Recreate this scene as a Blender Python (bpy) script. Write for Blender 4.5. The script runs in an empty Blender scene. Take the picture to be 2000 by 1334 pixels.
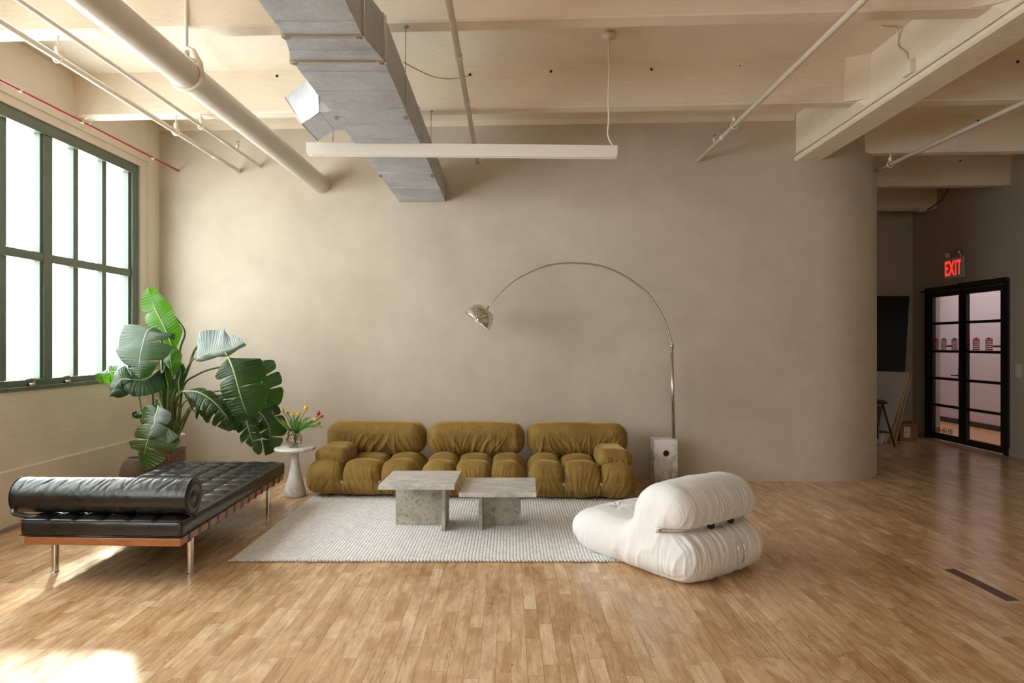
import bpy, bmesh, math, random
import numpy as np
from mathutils import Vector, Matrix
from mathutils.bvhtree import BVHTree
random.seed(7); rng = np.random.RandomState(7)
S = bpy.context.scene; COL = S.collection
PI = math.pi
CAMZ = 1.47; F = 1333.0
# ------------------------------------------------------------------ camera
cd = bpy.data.cameras.new('camera'); cam = bpy.data.objects.new('camera', cd); COL.objects.link(cam)
cam.location = (0, 0, CAMZ); cam.rotation_euler = (PI/2, 0, 0)
cd.sensor_width = 36.0; cd.lens = 36.0*F/2000.0; cd.shift_y = 3.0/2000.0; cd.clip_start = .05; cd.clip_end = 200
S.camera = cam
# ------------------------------------------------------------------ world, sun, exposure
S.view_settings.view_transform = 'Standard'; S.view_settings.look = 'None'
S.view_settings.exposure = 0.12; S.view_settings.gamma = 1.0; S.view_settings.use_curve_mapping = False
w = bpy.data.worlds.new('sky'); S.world = w; w.use_nodes = True
bgn = w.node_tree.nodes['Background']; bgn.inputs[0].default_value = (.94, .972, 1.0, 1); bgn.inputs[1].default_value = 13.0
sd = bpy.data.lights.new('sun', 'SUN'); sun = bpy.data.objects.new('sun', sd); COL.objects.link(sun)
sd.energy = 7.5; sd.color = (1.0, .88, .70); sd.angle = math.radians(4.0)
sun.rotation_euler = Vector((.228, -.415, -.255)).to_track_quat('-Z', 'Y').to_euler()
def portal(name, loc, rot, sx, sy):
    l = bpy.data.lights.new(name, 'AREA'); l.shape = 'RECTANGLE'; l.size = sx; l.size_y = sy; l.cycles.is_portal = True
    o = bpy.data.objects.new(name, l); COL.objects.link(o); o.location = loc; o.rotation_euler = rot
for i, (a, b) in enumerate(((3.1, 7.28), (-.7, 2.4))):
    portal('window_portal_%d' % (i+1), (-4.30, (a+b)/2, 2.225), (0, -PI/2, 0), 2.3, b-a)
hall = bpy.data.lights.new('corridor_ceiling_light', 'AREA'); hall.shape = 'RECTANGLE'; hall.size = .9; hall.size_y = 5.0
hall.energy = 46; hall.color = (1.0, .88, .84)
portal('window_portal_4', (.2, -7.25, 2.225), (PI/2, 0, PI), 1.6, 2.3)
ho = bpy.data.objects.new('corridor_ceiling_light', hall); COL.objects.link(ho); ho.location = (7.3, 10.4, 2.78)
S.cycles.use_denoising = True
S.cycles.max_bounces = 10; S.cycles.diffuse_bounces = 6; S.cycles.glossy_bounces = 4; S.cycles.transmission_bounces = 8
S.cycles.transparent_max_bounces = 12; S.cycles.sample_clamp_indirect = 8.0
S.cycles.caustics_reflective = False; S.cycles.caustics_refractive = False

def P(px, py, Y):          # point at depth Y on the ray of a photograph position (2000x1334)
    return Vector(((px-1000.0)*Y/F, Y, CAMZ-(py-670.0)*Y/F))

# ------------------------------------------------------------------ materials
class NT:
    def __init__(s, name):
        s.m = bpy.data.materials.new(name); s.m.use_nodes = True; s.t = s.m.node_tree; s.n = s.t.nodes
        s.b = s.n['Principled BSDF']; s.out = s.n['Material Output']; s._co = None
    def new(s, t, **k):
        x = s.n.new(t)
        for a, v in k.items(): setattr(x, a, v)
        return x
    def link(s, a, b): s.t.links.new(a, b)
    def co(s, sx=1, sy=1, sz=1, rz=0):
        if s._co is None: s._co = s.new('ShaderNodeTexCoord').outputs['Object']
        mp = s.new('ShaderNodeMapping'); mp.inputs['Scale'].default_value = (sx, sy, sz); mp.inputs['Rotation'].default_value = (0, 0, rz)
        s.link(s._co, mp.inputs[0]); return mp.outputs[0]
    def noise(s, co, scale, detail=4, rough=.55, dist=0):
        x = s.new('ShaderNodeTexNoise'); x.inputs['Scale'].default_value = scale; x.inputs['Detail'].default_value = detail
        x.inputs['Roughness'].default_value = rough; x.inputs['Distortion'].default_value = dist
        s.link(co, x.inputs['Vector']); return x.outputs['Fac']
    def ramp(s, fac, stops, interp='LINEAR'):
        x = s.new('ShaderNodeValToRGB'); r = x.color_ramp; r.interpolation = interp
        while len(r.elements) < len(stops): r.elements.new(.5)
        for e, (p, c) in zip(r.elements, stops):
            e.position = p; e.color = (c[0], c[1], c[2], 1) if hasattr(c, '__len__') else (c, c, c, 1)
        s.link(fac, x.inputs[0]); return x.outputs[0]
    def mix(s, fac, a, b, mode='MIX'):
        x = s.new('ShaderNodeMix', data_type='RGBA', blend_type=mode)
        for v, i in ((fac, 0), (a, 6), (b, 7)):
            if hasattr(v, 'is_output'): s.link(v, x.inputs[i])
            elif i == 0: x.inputs[0].default_value = v
            else: x.inputs[i].default_value = (v[0], v[1], v[2], 1)
        return x.outputs[2]
    def math(s, op, a, b=None, c=None):
        x = s.new('ShaderNodeMath', operation=op)
        for i, v in enumerate((a, b, c)):
            if v is None: continue
            if hasattr(v, 'is_output'): s.link(v, x.inputs[i])
            else: x.inputs[i].default_value = v
        return x.outputs[0]
    def bump(s, h, strength=.3, dist=.01, prev=None):
        x = s.new('ShaderNodeBump'); x.inputs['Strength'].default_value = strength; x.inputs['Distance'].default_value = dist
        s.link(h, x.inputs['Height'])
        if prev is not None: s.link(prev, x.inputs['Normal'])
        return x.outputs[0]
    def set(s, **k):
        nm = {'color': 'Base Color', 'rough': 'Roughness', 'metal': 'Metallic', 'normal': 'Normal', 'spec': 'Specular IOR Level',
              'sheen': 'Sheen Weight', 'coat': 'Coat Weight', 'trans': 'Transmission Weight', 'ior': 'IOR', 'alpha': 'Alpha',
              'sss': 'Subsurface Weight', 'emit': 'Emission Color', 'emits': 'Emission Strength', 'sheenr': 'Sheen Roughness', 'coatr': 'Coat Roughness', 'sheent': 'Sheen Tint'}
        for a, v in k.items():
            i = s.b.inputs[nm[a]]
            if hasattr(v, 'is_output'): s.link(v, i)
            elif hasattr(v, '__len__'): i.default_value = (v[0], v[1], v[2], 1)
            else: i.default_value = v
        return s.m
def flat(name, c, rough=.5, metal=0, noise=0, nscale=8, bump=0, bscale=60, **k):
    t = NT(name); col = c
    if noise:
        f = t.noise(t.co(), nscale, 5)
        col = t.ramp(f, [(.25, [v*(1-noise) for v in c]), (.75, [min(1, v*(1+noise)) for v in c])])
    if bump: t.set(normal=t.bump(t.noise(t.co(), bscale, 4), bump, .01))
    return t.set(color=col, rough=rough, metal=metal, **k)

def m_plaster():
    t = NT('limewash_plaster'); co = t.co()
    a = t.noise(co, 1.1, 6, .6, .4); b = t.noise(co, 5.5, 5, .65)
    f = t.math('ADD', t.math('MULTIPLY', a, .7), t.math('MULTIPLY', b, .3))
    c = t.ramp(f, [(.32, (.465, .398, .312)), (.52, (.540, .466, .374)), (.72, (.600, .526, .430))])
    n = t.bump(t.noise(co, 22, 6, .6), .12, .01)
    return t.set(color=c, rough=.82, normal=n, spec=.25)
def m_paint(name, c, lines=True):
    t = NT(name); co = t.co()
    f = t.noise(co, 2.2, 6, .6)
    c1 = t.ramp(f, [(.3, [v*.93 for v in c]), (.7, [min(1, v*1.03) for v in c])])
    sp = t.ramp(t.noise(co, 34, 3, .5), [(.20, .72), (.26, 1.0)])
    c1 = t.mix(1.0, c1, sp, 'MULTIPLY')
    h = t.noise(t.co(1, 1, 3), 6, 8, .62); h2 = t.noise(co, 60, 4, .5)
    n = t.bump(h, .35, .02); n = t.bump(h2, .18, .006, n)
    if lines:
        sx = t.new('ShaderNodeSeparateXYZ'); t.link(t._co, sx.inputs[0])
        z = t.math('FRACT', t.math('DIVIDE', t.math('ADD', sx.outputs[2], .003), .186))
        l = t.math('LESS_THAN', z, .035)
        n = t.bump(l, .35, .006, n)
    return t.set(color=c1, rough=.55, normal=n, spec=.35)
def m_floor():
    t = NT('maple_strip_floor'); t.co(); sx = t.new('ShaderNodeSeparateXYZ'); t.link(t._co, sx.inputs[0])
    xs = t.math('ADD', t.math('SUBTRACT', sx.outputs[0], t.math('MULTIPLY', sx.outputs[1], -.006)), 20.0)
    xs = t.math('DIVIDE', xs, .072); row = t.math('FLOOR', xs); fx = t.math('FRACT', xs)
    wr = t.new('ShaderNodeTexWhiteNoise', noise_dimensions='1D'); t.link(row, wr.inputs['W'])
    ln = t.math('ADD', .32, t.math('MULTIPLY', wr.outputs['Value'], .45))
    wr2 = t.new('ShaderNodeTexWhiteNoise', noise_dimensions='1D'); t.link(t.math('ADD', row, 113.7), wr2.inputs['W'])
    yy = t.math('DIVIDE', t.math('ADD', sx.outputs[1], t.math('ADD', 40.0, t.math('MULTIPLY', wr2.outputs['Value'], 3.0))), ln)
    bi = t.math('FLOOR', yy); fy = t.math('FRACT', yy)
    cv = t.new('ShaderNodeCombineXYZ'); t.link(row, cv.inputs[0]); t.link(bi, cv.inputs[1])
    wn = t.new('ShaderNodeTexWhiteNoise', noise_dimensions='3D'); t.link(cv.outputs[0], wn.inputs['Vector']); rnd = wn.outputs['Value']
    # grain, offset per board
    off = t.new('ShaderNodeVectorMath', operation='MULTIPLY_ADD'); t.link(wn.outputs['Color'], off.inputs[0]); off.inputs[1].default_value = (9, 9, 9)
    g1c = t.co(1, 1, 1); t.link(g1c, off.inputs[2])
    mp = t.new('ShaderNodeMapping'); mp.inputs['Scale'].default_value = (22, 1.6, 1); t.link(off.outputs[0], mp.inputs[0])
    grain = t.noise(mp.outputs[0], 3.2, 8, .62, .6)
    mp2 = t.new('ShaderNodeMapping'); mp2.inputs['Scale'].default_value = (5, 1.4, 1); t.link(off.outputs[0], mp2.inputs[0])
    blotch = t.noise(mp2.outputs[0], 1.8, 6, .6, 1.0)
    base = t.ramp(rnd, [(0, (.60, .40, .22)), (.15, (.655, .455, .262)), (.5, (.70, .505, .305)), (.8, (.745, .55, .345)), (1, (.79, .61, .41))])
    c = t.mix(.6, base, t.ramp(grain, [(.3, (.64, .57, .50)), (.60, (1.08, 1.08, 1.07))]), 'MULTIPLY')
    c = t.mix(.75, c, t.ramp(blotch, [(.36, (.72, .58, .44)), (.58, (1.06, 1.05, 1.03))]), 'MULTIPLY')
    c = t.mix(.8, c, t.ramp(t.noise(t.co(2.2, .8, 1), 2.6, 7, .7, .8), [(.34, (.74, .63, .52)), (.52, (1.02, 1.01, 1.0))]), 'MULTIPLY')
    # dark checks and knots
    mp3 = t.new('ShaderNodeMapping'); mp3.inputs['Scale'].default_value = (16, 2.4, 1); t.link(off.outputs[0], mp3.inputs[0])
    k = t.noise(mp3.outputs[0], 2.1, 7, .72, 1.2)
    k = t.ramp(k, [(.635, 0.0), (.70, 1.0)])
    c = t.mix(t.math('MULTIPLY', k, .8), c, (.115, .058, .035))
    # hairline cracks following the boards, and small dark pits
    mc = t.co(34, .9, 1); cn = t.noise(mc, 1.3, 3, .5, .4); cm = t.noise(t.co(1.1, .5, 1), 2.4, 4, .6)
    crk = t.math('MULTIPLY', t.math('LESS_THAN', t.math('ABSOLUTE', t.math('SUBTRACT', cn, .5)), .0045), t.math('GREATER_THAN', cm, .56))
    pit = t.math('GREATER_THAN', t.noise(t.co(1, .55, 1), 26, 5, .65), .715)
    smear = t.ramp(t.noise(t.co(1.4, 1, 1), 1.9, 9, .74, 2.2), [(.655, 0.0), (.70, 1.0)])
    c = t.mix(t.math('MULTIPLY', t.math('MAXIMUM', crk, t.math('MULTIPLY', pit, .8)), .8), c, (.09, .055, .045))
    c = t.mix(t.math('MULTIPLY', smear, .55), c, (.20, .125, .085))
    big = t.ramp(t.noise(t.co(1, 1, 1), .55, 3, .5), [(.35, (.86, .82, .78)), (.62, (1, 1, 1))])
    c = t.mix(.8, c, big, 'MULTIPLY')
    gx = t.math('LESS_THAN', t.math('MINIMUM', fx, t.math('SUBTRACT', 1.0, fx)), .016)
    gy = t.math('LESS_THAN', fy, .004)
    gn = t.math('GREATER_THAN', t.noise(t.co(8, .9, 1), 2.0, 3), .44)
    gap = t.math('MAXIMUM', t.math('MULTIPLY', gx, t.math('ADD', .22, t.math('MULTIPLY', gn, .55))), t.math('MULTIPLY', gy, .45))
    c = t.mix(gap, c, (.12, .065, .035))
    r = t.math('ADD', .07, t.math('MULTIPLY', t.noise(t.co(6, 1, 1), 3, 5), .25))
    n = t.bump(t.math('SUBTRACT', 1.0, gap), .25, .002)
    n = t.bump(t.noise(t.co(3, .8, 1), 5, 4), .06, .01, n)
    n = t.bump(rnd, .03, .003, n)
    return t.set(color=c, rough=r, normal=n, spec=.55)
def m_rug():
    t = NT('woven_wool'); t.co(); sx = t.new('ShaderNodeSeparateXYZ'); t.link(t._co, sx.inputs[0])
    X = t.math('DIVIDE', sx.outputs[0], .0235); fx = t.math('FRACT', X); row = t.math('FLOOR', X)
    wr = t.new('ShaderNodeTexWhiteNoise', noise_dimensions='1D'); t.link(row, wr.inputs['W'])
    Y = t.math('ADD', t.math('DIVIDE', sx.outputs[1], .030), t.math('MULTIPLY', wr.outputs['Value'], 5.0)); fy = t.math('FRACT', Y)
    hx = t.math('SINE', t.math('MULTIPLY', fx, PI)); hy = t.math('SINE', t.math('MULTIPLY', fy, PI))
    h = t.math('MULTIPLY', t.math('POWER', hx, .6), t.math('ADD', .45, t.math('MULTIPLY', t.math('POWER', hy, .5), .55)))
    cv = t.new('ShaderNodeCombineXYZ'); t.link(row, cv.inputs[0]); t.link(t.math('FLOOR', Y), cv.inputs[1])
    wn = t.new('ShaderNodeTexWhiteNoise', noise_dimensions='3D'); t.link(cv.outputs[0], wn.inputs['Vector'])
    c = t.ramp(wn.outputs['Value'], [(0, (.66, .65, .635)), (.35, (.74, .73, .715)), (1, (.82, .81, .80))])
    c = t.mix(1.0, c, t.ramp(h, [(.0, (.66, .63, .60)), (.45, (1, 1, 1))]), 'MULTIPLY')
    n = t.bump(h, .6, .008); n = t.bump(t.noise(t._co, 300, 3), .3, .003, n)
    return t.set(color=c, rough=.95, normal=n, spec=.1, sheen=.3)
def m_velvet():
    t = NT('olive_gold_velvet'); co = t.co()
    a = t.noise(co, 5, 5, .6, .5); b = t.noise(t.co(1, 1, .35), 26, 4, .6, 1.2)
    f = t.math('ADD', t.math('MULTIPLY', a, .6), t.math('MULTIPLY', b, .4))
    c = t.ramp(f, [(.3, (.175, .102, .021)), (.5, (.228, .138, .032)), (.7, (.30, .190, .050))])
    wk = t.noise(t.co(1, .5, .16), 24, 3, .5, .6); n = t.bump(wk, .30, .020); n = t.bump(b, .12, .008, n)
    return t.set(color=c, rough=.75, normal=n, spec=.2, sheen=.55, sheenr=.4, sheent=(.85, .60, .25))
def m_boucle():
    t = NT('white_cotton'); co = t.co()
    a = t.noise(co, 3, 4)
    c = t.ramp(a, [(.3, (.75, .75, .735)), (.7, (.83, .83, .815))])
    n = t.bump(t.noise(co, 40, 5, .6, .5), .15, .01)
    return t.set(color=c, rough=.8, normal=n, spec=.2, sheen=.2)
def m_leather():
    t = NT('black_leather'); co = t.co()
    a = t.noise(co, 9, 6, .6, .6); b = t.noise(co, 220, 3, .5)
    c = t.ramp(a, [(.3, (.009, .008, .008)), (.7, (.016, .014, .013))])
    n = t.bump(a, .05, .012); n = t.bump(b, .12, .002, n)
    return t.set(color=c, rough=t.ramp(a, [(.3, .24), (.7, .38)]), normal=n, spec=.6)
def m_marble(name, base, vein, scale=3.0, rough=.25):
    t = NT(name); co = t.co()
    d = t.noise(co, scale, 8, .62, 1.6)
    v = t.ramp(t.math('ABSOLUTE', t.math('SUBTRACT', d, .5)), [(0, 1.0), (.02, .8), (.06, .22), (.12, 0)])
    mask = t.ramp(t.noise(co, scale*.8, 3), [(.38, 0), (.52, 1)])
    cl = t.noise(co, scale*.6, 5)
    c = t.mix(t.math('MULTIPLY', t.math('MULTIPLY', v, mask), .8), t.ramp(cl, [(.3, [x*.93 for x in base]), (.7, base)]), vein)
    return t.set(color=c, rough=rough, spec=.5)
def m_travertine(name, top=False):
    t = NT(name); co = t.co(1, 1, 1); st = t.co(1, 3.0, 1) if top else t.co(1, 1, 1.4)
    a = t.noise(st, 5, 9, .68, .8); p = t.noise(co, 38, 5, .6, .3)
    if top: c = t.ramp(a, [(.3, (.33, .31, .29)), (.46, (.46, .44, .41)), (.56, (.58, .55, .51)), (.7, (.68, .65, .61))])
    else: c = t.ramp(a, [(.3, (.27, .24, .195)), (.48, (.42, .38, .31)), (.6, (.50, .46, .38)), (.75, (.62, .57, .48))])
    pit = t.ramp(p, [(.33, 1.0), (.42, 0.0)])
    c = t.mix(t.math('MULTIPLY', pit, .35 if top else .6), c, (.20, .17, .135))
    n = t.bump(t.math('SUBTRACT', 1.0, pit), .25 if top else .7, .004)
    return t.set(color=c, rough=.42 if top else .7, normal=n, spec=.4)
def m_galv():
    t = NT('galvanised_steel'); co = t.co()
    v = t.new('ShaderNodeTexVoronoi'); v.inputs['Scale'].default_value = 45; t.link(co, v.inputs['Vector'])
    a = t.noise(co, 2.5, 5, .6)
    sp = t.new('ShaderNodeSeparateColor'); t.link(v.outputs['Color'], sp.inputs[0])
    f = t.math('ADD', t.math('MULTIPLY', a, .85), t.math('MULTIPLY', sp.outputs[0], .15))
    c = t.ramp(f, [(.3, (.40, .42, .45)), (.7, (.60, .62, .65))])
    n = t.bump(t.noise(co, 1.6, 3), .35, .05); n = t.bump(sp.outputs[0], .03, .002, n)
    return t.set(color=c, rough=t.ramp(f, [(.3, .50), (.7, .64)]), metal=.6, normal=n)
def m_wood(name, c0, c1, sc=(1, 14, 14), rough=.4):
    t = NT(name); a = t.noise(t.co(*sc), 4, 7, .6, .6)
    return t.set(color=t.ramp(a, [(.3, c0), (.7, c1)]), rough=rough)
def m_leaf(name, c0, c1, tr, trw, rough=.32):
    t = NT(name); a = t.noise(t.co(), 12, 4)
    uv = t.new('ShaderNodeUVMap'); uv.uv_map = 'veins'; sx = t.new('ShaderNodeSeparateXYZ'); t.link(uv.outputs[0], sx.inputs[0])
    ph = t.math('ADD', t.math('MULTIPLY', sx.outputs[0], 230.0), t.math('MULTIPLY', a, 5.0)); v = t.math('ADD', .5, t.math('MULTIPLY', t.math('SINE', ph), .5))
    f = t.math('ADD', t.math('MULTIPLY', a, .75), t.math('MULTIPLY', v, .25))
    c = t.ramp(f, [(.3, c0), (.75, c1)])
    t.set(color=c, rough=rough, spec=.38, normal=t.bump(v, .30, .004))
    tl = t.new('ShaderNodeBsdfTranslucent'); tl.inputs[0].default_value = (*tr, 1)
    mx = t.new('ShaderNodeMixShader'); mx.inputs[0].default_value = trw
    t.link(t.b.outputs[0], mx.inputs[1]); t.link(tl.outputs[0], mx.inputs[2]); t.link(mx.outputs[0], t.out.inputs[0]); return t.m
def m_pane(name, tint=(1, 1, 1)):
    t = NT(name); t.n.remove(t.b)
    tr = t.new('ShaderNodeBsdfTransparent'); tr.inputs[0].default_value = (*tint, 1)
    gl = t.new('ShaderNodeBsdfGlossy'); gl.inputs['Roughness'].default_value = .02
    fr = t.new('ShaderNodeLayerWeight'); fr.inputs[0].default_value = .5
    fz = t.math('ADD', .04, t.math('MULTIPLY', t.math('POWER', fr.outputs['Facing'], 5.0), .9))
    mx = t.new('ShaderNodeMixShader'); t.link(fz, mx.inputs[0]); t.link(tr.outputs[0], mx.inputs[1]); t.link(gl.outputs[0], mx.inputs[2])
    t.link(mx.outputs[0], t.out.inputs[0]); return t.m
def m_pot():
    t = NT('speckled_stoneware'); co = t.co(); a = t.noise(co, 70, 4, .6); s = t.new('ShaderNodeSeparateXYZ'); t.link(t._co, s.inputs[0])
    c = t.ramp(a, [(.40, (.115, .060, .042)), (.55, (.235, .140, .105)), (.68, (.42, .31, .26))])
    rim = t.math('GREATER_THAN', s.outputs[2], .455)
    c = t.mix(rim, c, (.56, .47, .43))
    return t.set(color=c, rough=.7, normal=t.bump(a, .3, .004))

M = dict(
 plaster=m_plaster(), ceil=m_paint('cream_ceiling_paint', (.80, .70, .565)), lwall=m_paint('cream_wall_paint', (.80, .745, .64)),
 rwall=m_paint('putty_wall_paint', (.50, .455, .385), False), floor=m_floor(), rug=m_rug(), velvet=m_velvet(), white=m_boucle(), leather=m_leather(),
 marble=m_marble('veined_white_marble', (.80, .78, .755), (.22, .20, .20), 4.0), marble2=m_marble('soft_white_marble', (.78, .75, .71), (.52, .48, .45), 2.2, .3),
 trav=m_travertine('travertine_base_stone'), travtop=m_travertine('travertine_top_stone', True), galv=m_galv(),
 pipe=flat('cream_pipe_paint', (.76, .68, .57), .42, 0, .06, 10, .12, 30), light=flat('cream_powder_coat', (.82, .77, .68), .4),
 diff=flat('frosted_diffuser', (.85, .82, .76), .6), green=flat('green_window_paint', (.120, .160, .122), .38, 0, .08, 14),
 red=flat('red_pipe_paint', (.42, .045, .05), .4), chrome=flat('polished_chrome', (.80, .78, .75), .07, 1), steel=flat('brushed_steel', (.62, .58, .52), .22, 1),
 blk=flat('black_painted_metal', (.012, .012, .013), .45), canvas=flat('black_panel_paint', (.008, .008, .009), .8), walnut=m_wood('red_walnut', (.30, .105, .035), (.46, .19, .075), (1.5, 14, 14), .35),
 pot=m_pot(), soil=flat('dark_soil', (.03, .02, .014), .9, 0, .3, 50, .5), petiole=flat('green_stem', (.10, .155, .035), .4),
 midrib=flat('pale_leaf_rib', (.34, .42, .16), .4), leafd=m_leaf('dark_leaf', (.012, .034, .009), (.030, .066, .017), (.14, .36, .02), .13, .32),
 leafl=m_leaf('bright_leaf', (.04, .12, .006), (.07, .19, .010), (.11, .36, .006), .38), leafs=m_leaf('glossy_grey_leaf', (.016, .040, .016), (.036, .070, .032), (.16, .40, .04), .10, .42),
 tstem=m_leaf('tulip_green', (.09, .19, .03), (.15, .28, .05), (.3, .6, .1), .25), ty=flat('yellow_petal', (.82, .50, .03), .5), tr=flat('red_petal', (.42, .06, .035), .5),
 pane=m_pane('window_glass', (.97, .98, .97)), dpane=m_pane('door_glass', (.86, .84, .86)), hole=flat('dark_hole', (.02, .015, .012), .9),
 cable=flat('white_cable', (.75, .70, .62), .5), wire=flat('steel_wire', (.36, .31, .26), .5, .3), board=flat('white_board_face', (.78, .80, .82), .28, 0, .05, 4),
 ply=m_wood('raw_plywood_edge', (.42, .30, .17), (.60, .46, .29), (3, 3, 30), .7), card=flat('brown_cardboard', (.30, .185, .10), .85, 0, .08, 9), paper=flat('white_paper', (.75, .74, .72), .7),
 brownwood=m_wood('brown_frame_wood', (.16, .08, .035), (.25, .13, .06)), signw=flat('white_sign_plastic', (.70, .68, .64), .45), lens=flat('clear_lamp_lens', (.55, .56, .58), .12, .6),
 corr=flat('corridor_wall_paint', (.66, .62, .64), .7), dark=flat('dark_baseboard_paint', (.03, .027, .028), .5), redd=flat('red_vinyl', (.62, .03, .03), .6), blkd=flat('black_vinyl', (.01, .01, .01), .6),
 slot=flat('brown_floor_insert', (.135, .070, .050), .75, 0, .25, 140, .3), rubber=flat('black_rubber', (.012, .012, .012), .6), base=flat('grey_base_paint', (.30, .28, .24), .6))
def m_exit():
    t = NT('lit_red_letters'); return t.set(color=(.8, .02, .02), emit=(1.0, .035, .03), emits=1.3, rough=.5)
M['exit'] = m_exit()
M['pot2'] = flat('dark_brown_clay', (.12, .075, .05), .8, 0, .35, 60, .4, 60)
M['leafm'] = m_leaf('yellowing_leaf', (.020, .045, .010), (.060, .095, .022), (.25, .38, .03), .12, .36)
M['leafsheen'] = m_leaf('leaf_painted_sheen', (.24, .30, .29), (.38, .44, .44), (.2, .4, .1), .12, .28)  # pale grey base colour paints the window's reflection onto the leaf
def m_vase():
    t = NT('amber_clear_glass'); return t.set(color=(.93, .90, .80), rough=.02, trans=1.0, ior=1.42)
M['vase'] = m_vase()
corrfloor = m_wood('orange_oak_floor', (.55, .30, .13), (.70, .43, .21), (12, 1.5, 1), .35); M['corrfloor'] = corrfloor

# ------------------------------------------------------------------ scene tree helpers
WL = {}     # world origin of every object
def tag(o, label=None, cat=None, group=None, kind=None):
    if label: o['label'] = label
    if cat: o['category'] = cat
    if group: o['group'] = group
    if kind: o['kind'] = kind
    return o
def thing(name, label, cat, loc=(0, 0, 0), group=None, kind=None):
    o = bpy.data.objects.new(name, None); COL.objects.link(o); o.location = loc; o.empty_display_size = .1
    WL[o] = Vector(loc); return tag(o, label, cat, group, kind)
def link_mesh(name, verts, faces, mat, parent=None, origin=None, smooth=True, auto=None, bevel=None):
    V = np.asarray(verts, dtype=float)
    if parent is not None and origin is None: org = WL[parent]
    elif origin is not None: org = Vector(origin)
    else:
        mn, mx = V.min(0), V.max(0); org = Vector(((mn[0]+mx[0])/2, (mn[1]+mx[1])/2, mn[2]))
    me = bpy.data.meshes.new(name); me.from_pydata((V-np.array(org)).tolist(), [], [tuple(f) for f in faces]); me.update()
    me.materials.append(M[mat] if isinstance(mat, str) else mat)
    if smooth:
        me.polygons.foreach_set('use_smooth', [True]*len(me.polygons))
        if auto is not None: me.set_sharp_from_angle(angle=math.radians(auto))
    o = bpy.data.objects.new(name, me); COL.objects.link(o); WL[o] = Vector(org)
    if parent is not None: o.parent = parent; o.location = Vector(org)-WL[parent]
    else: o.location = org
    if bevel:
        b = o.modifiers.new('edge', 'BEVEL'); b.width = bevel; b.segments = 2; b.limit_method = 'ANGLE'; b.angle_limit = .6
    return o
def text_mesh(name, body, mat, parent, mw, size, offset, extrude):   # lettering as a mesh; mw = world matrix
    tx = bpy.data.curves.new(name, 'FONT'); tx.body = body; tx.size = size; tx.offset = offset; tx.extrude = extrude; tx.space_character = 1.07 if body == 'EXIT' else 1.0
    to = bpy.data.objects.new(name, tx); COL.objects.link(to); dg = bpy.context.evaluated_depsgraph_get()
    me = bpy.data.meshes.new_from_object(to.evaluated_get(dg)); COL.objects.unlink(to); bpy.data.objects.remove(to)
    mn = min(v.co.x for v in me.vertices); mxx = max(v.co.x for v in me.vertices); me.transform(Matrix.Translation((-(mn+mxx)/2, 0, 0)))
    me.transform(mw); me.transform(Matrix.Translation(-WL[parent])); me.materials.clear(); me.materials.append(M[mat])
    o = bpy.data.objects.new(name, me); COL.objects.link(o); o.parent = parent; WL[o] = WL[parent]; return o
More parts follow.
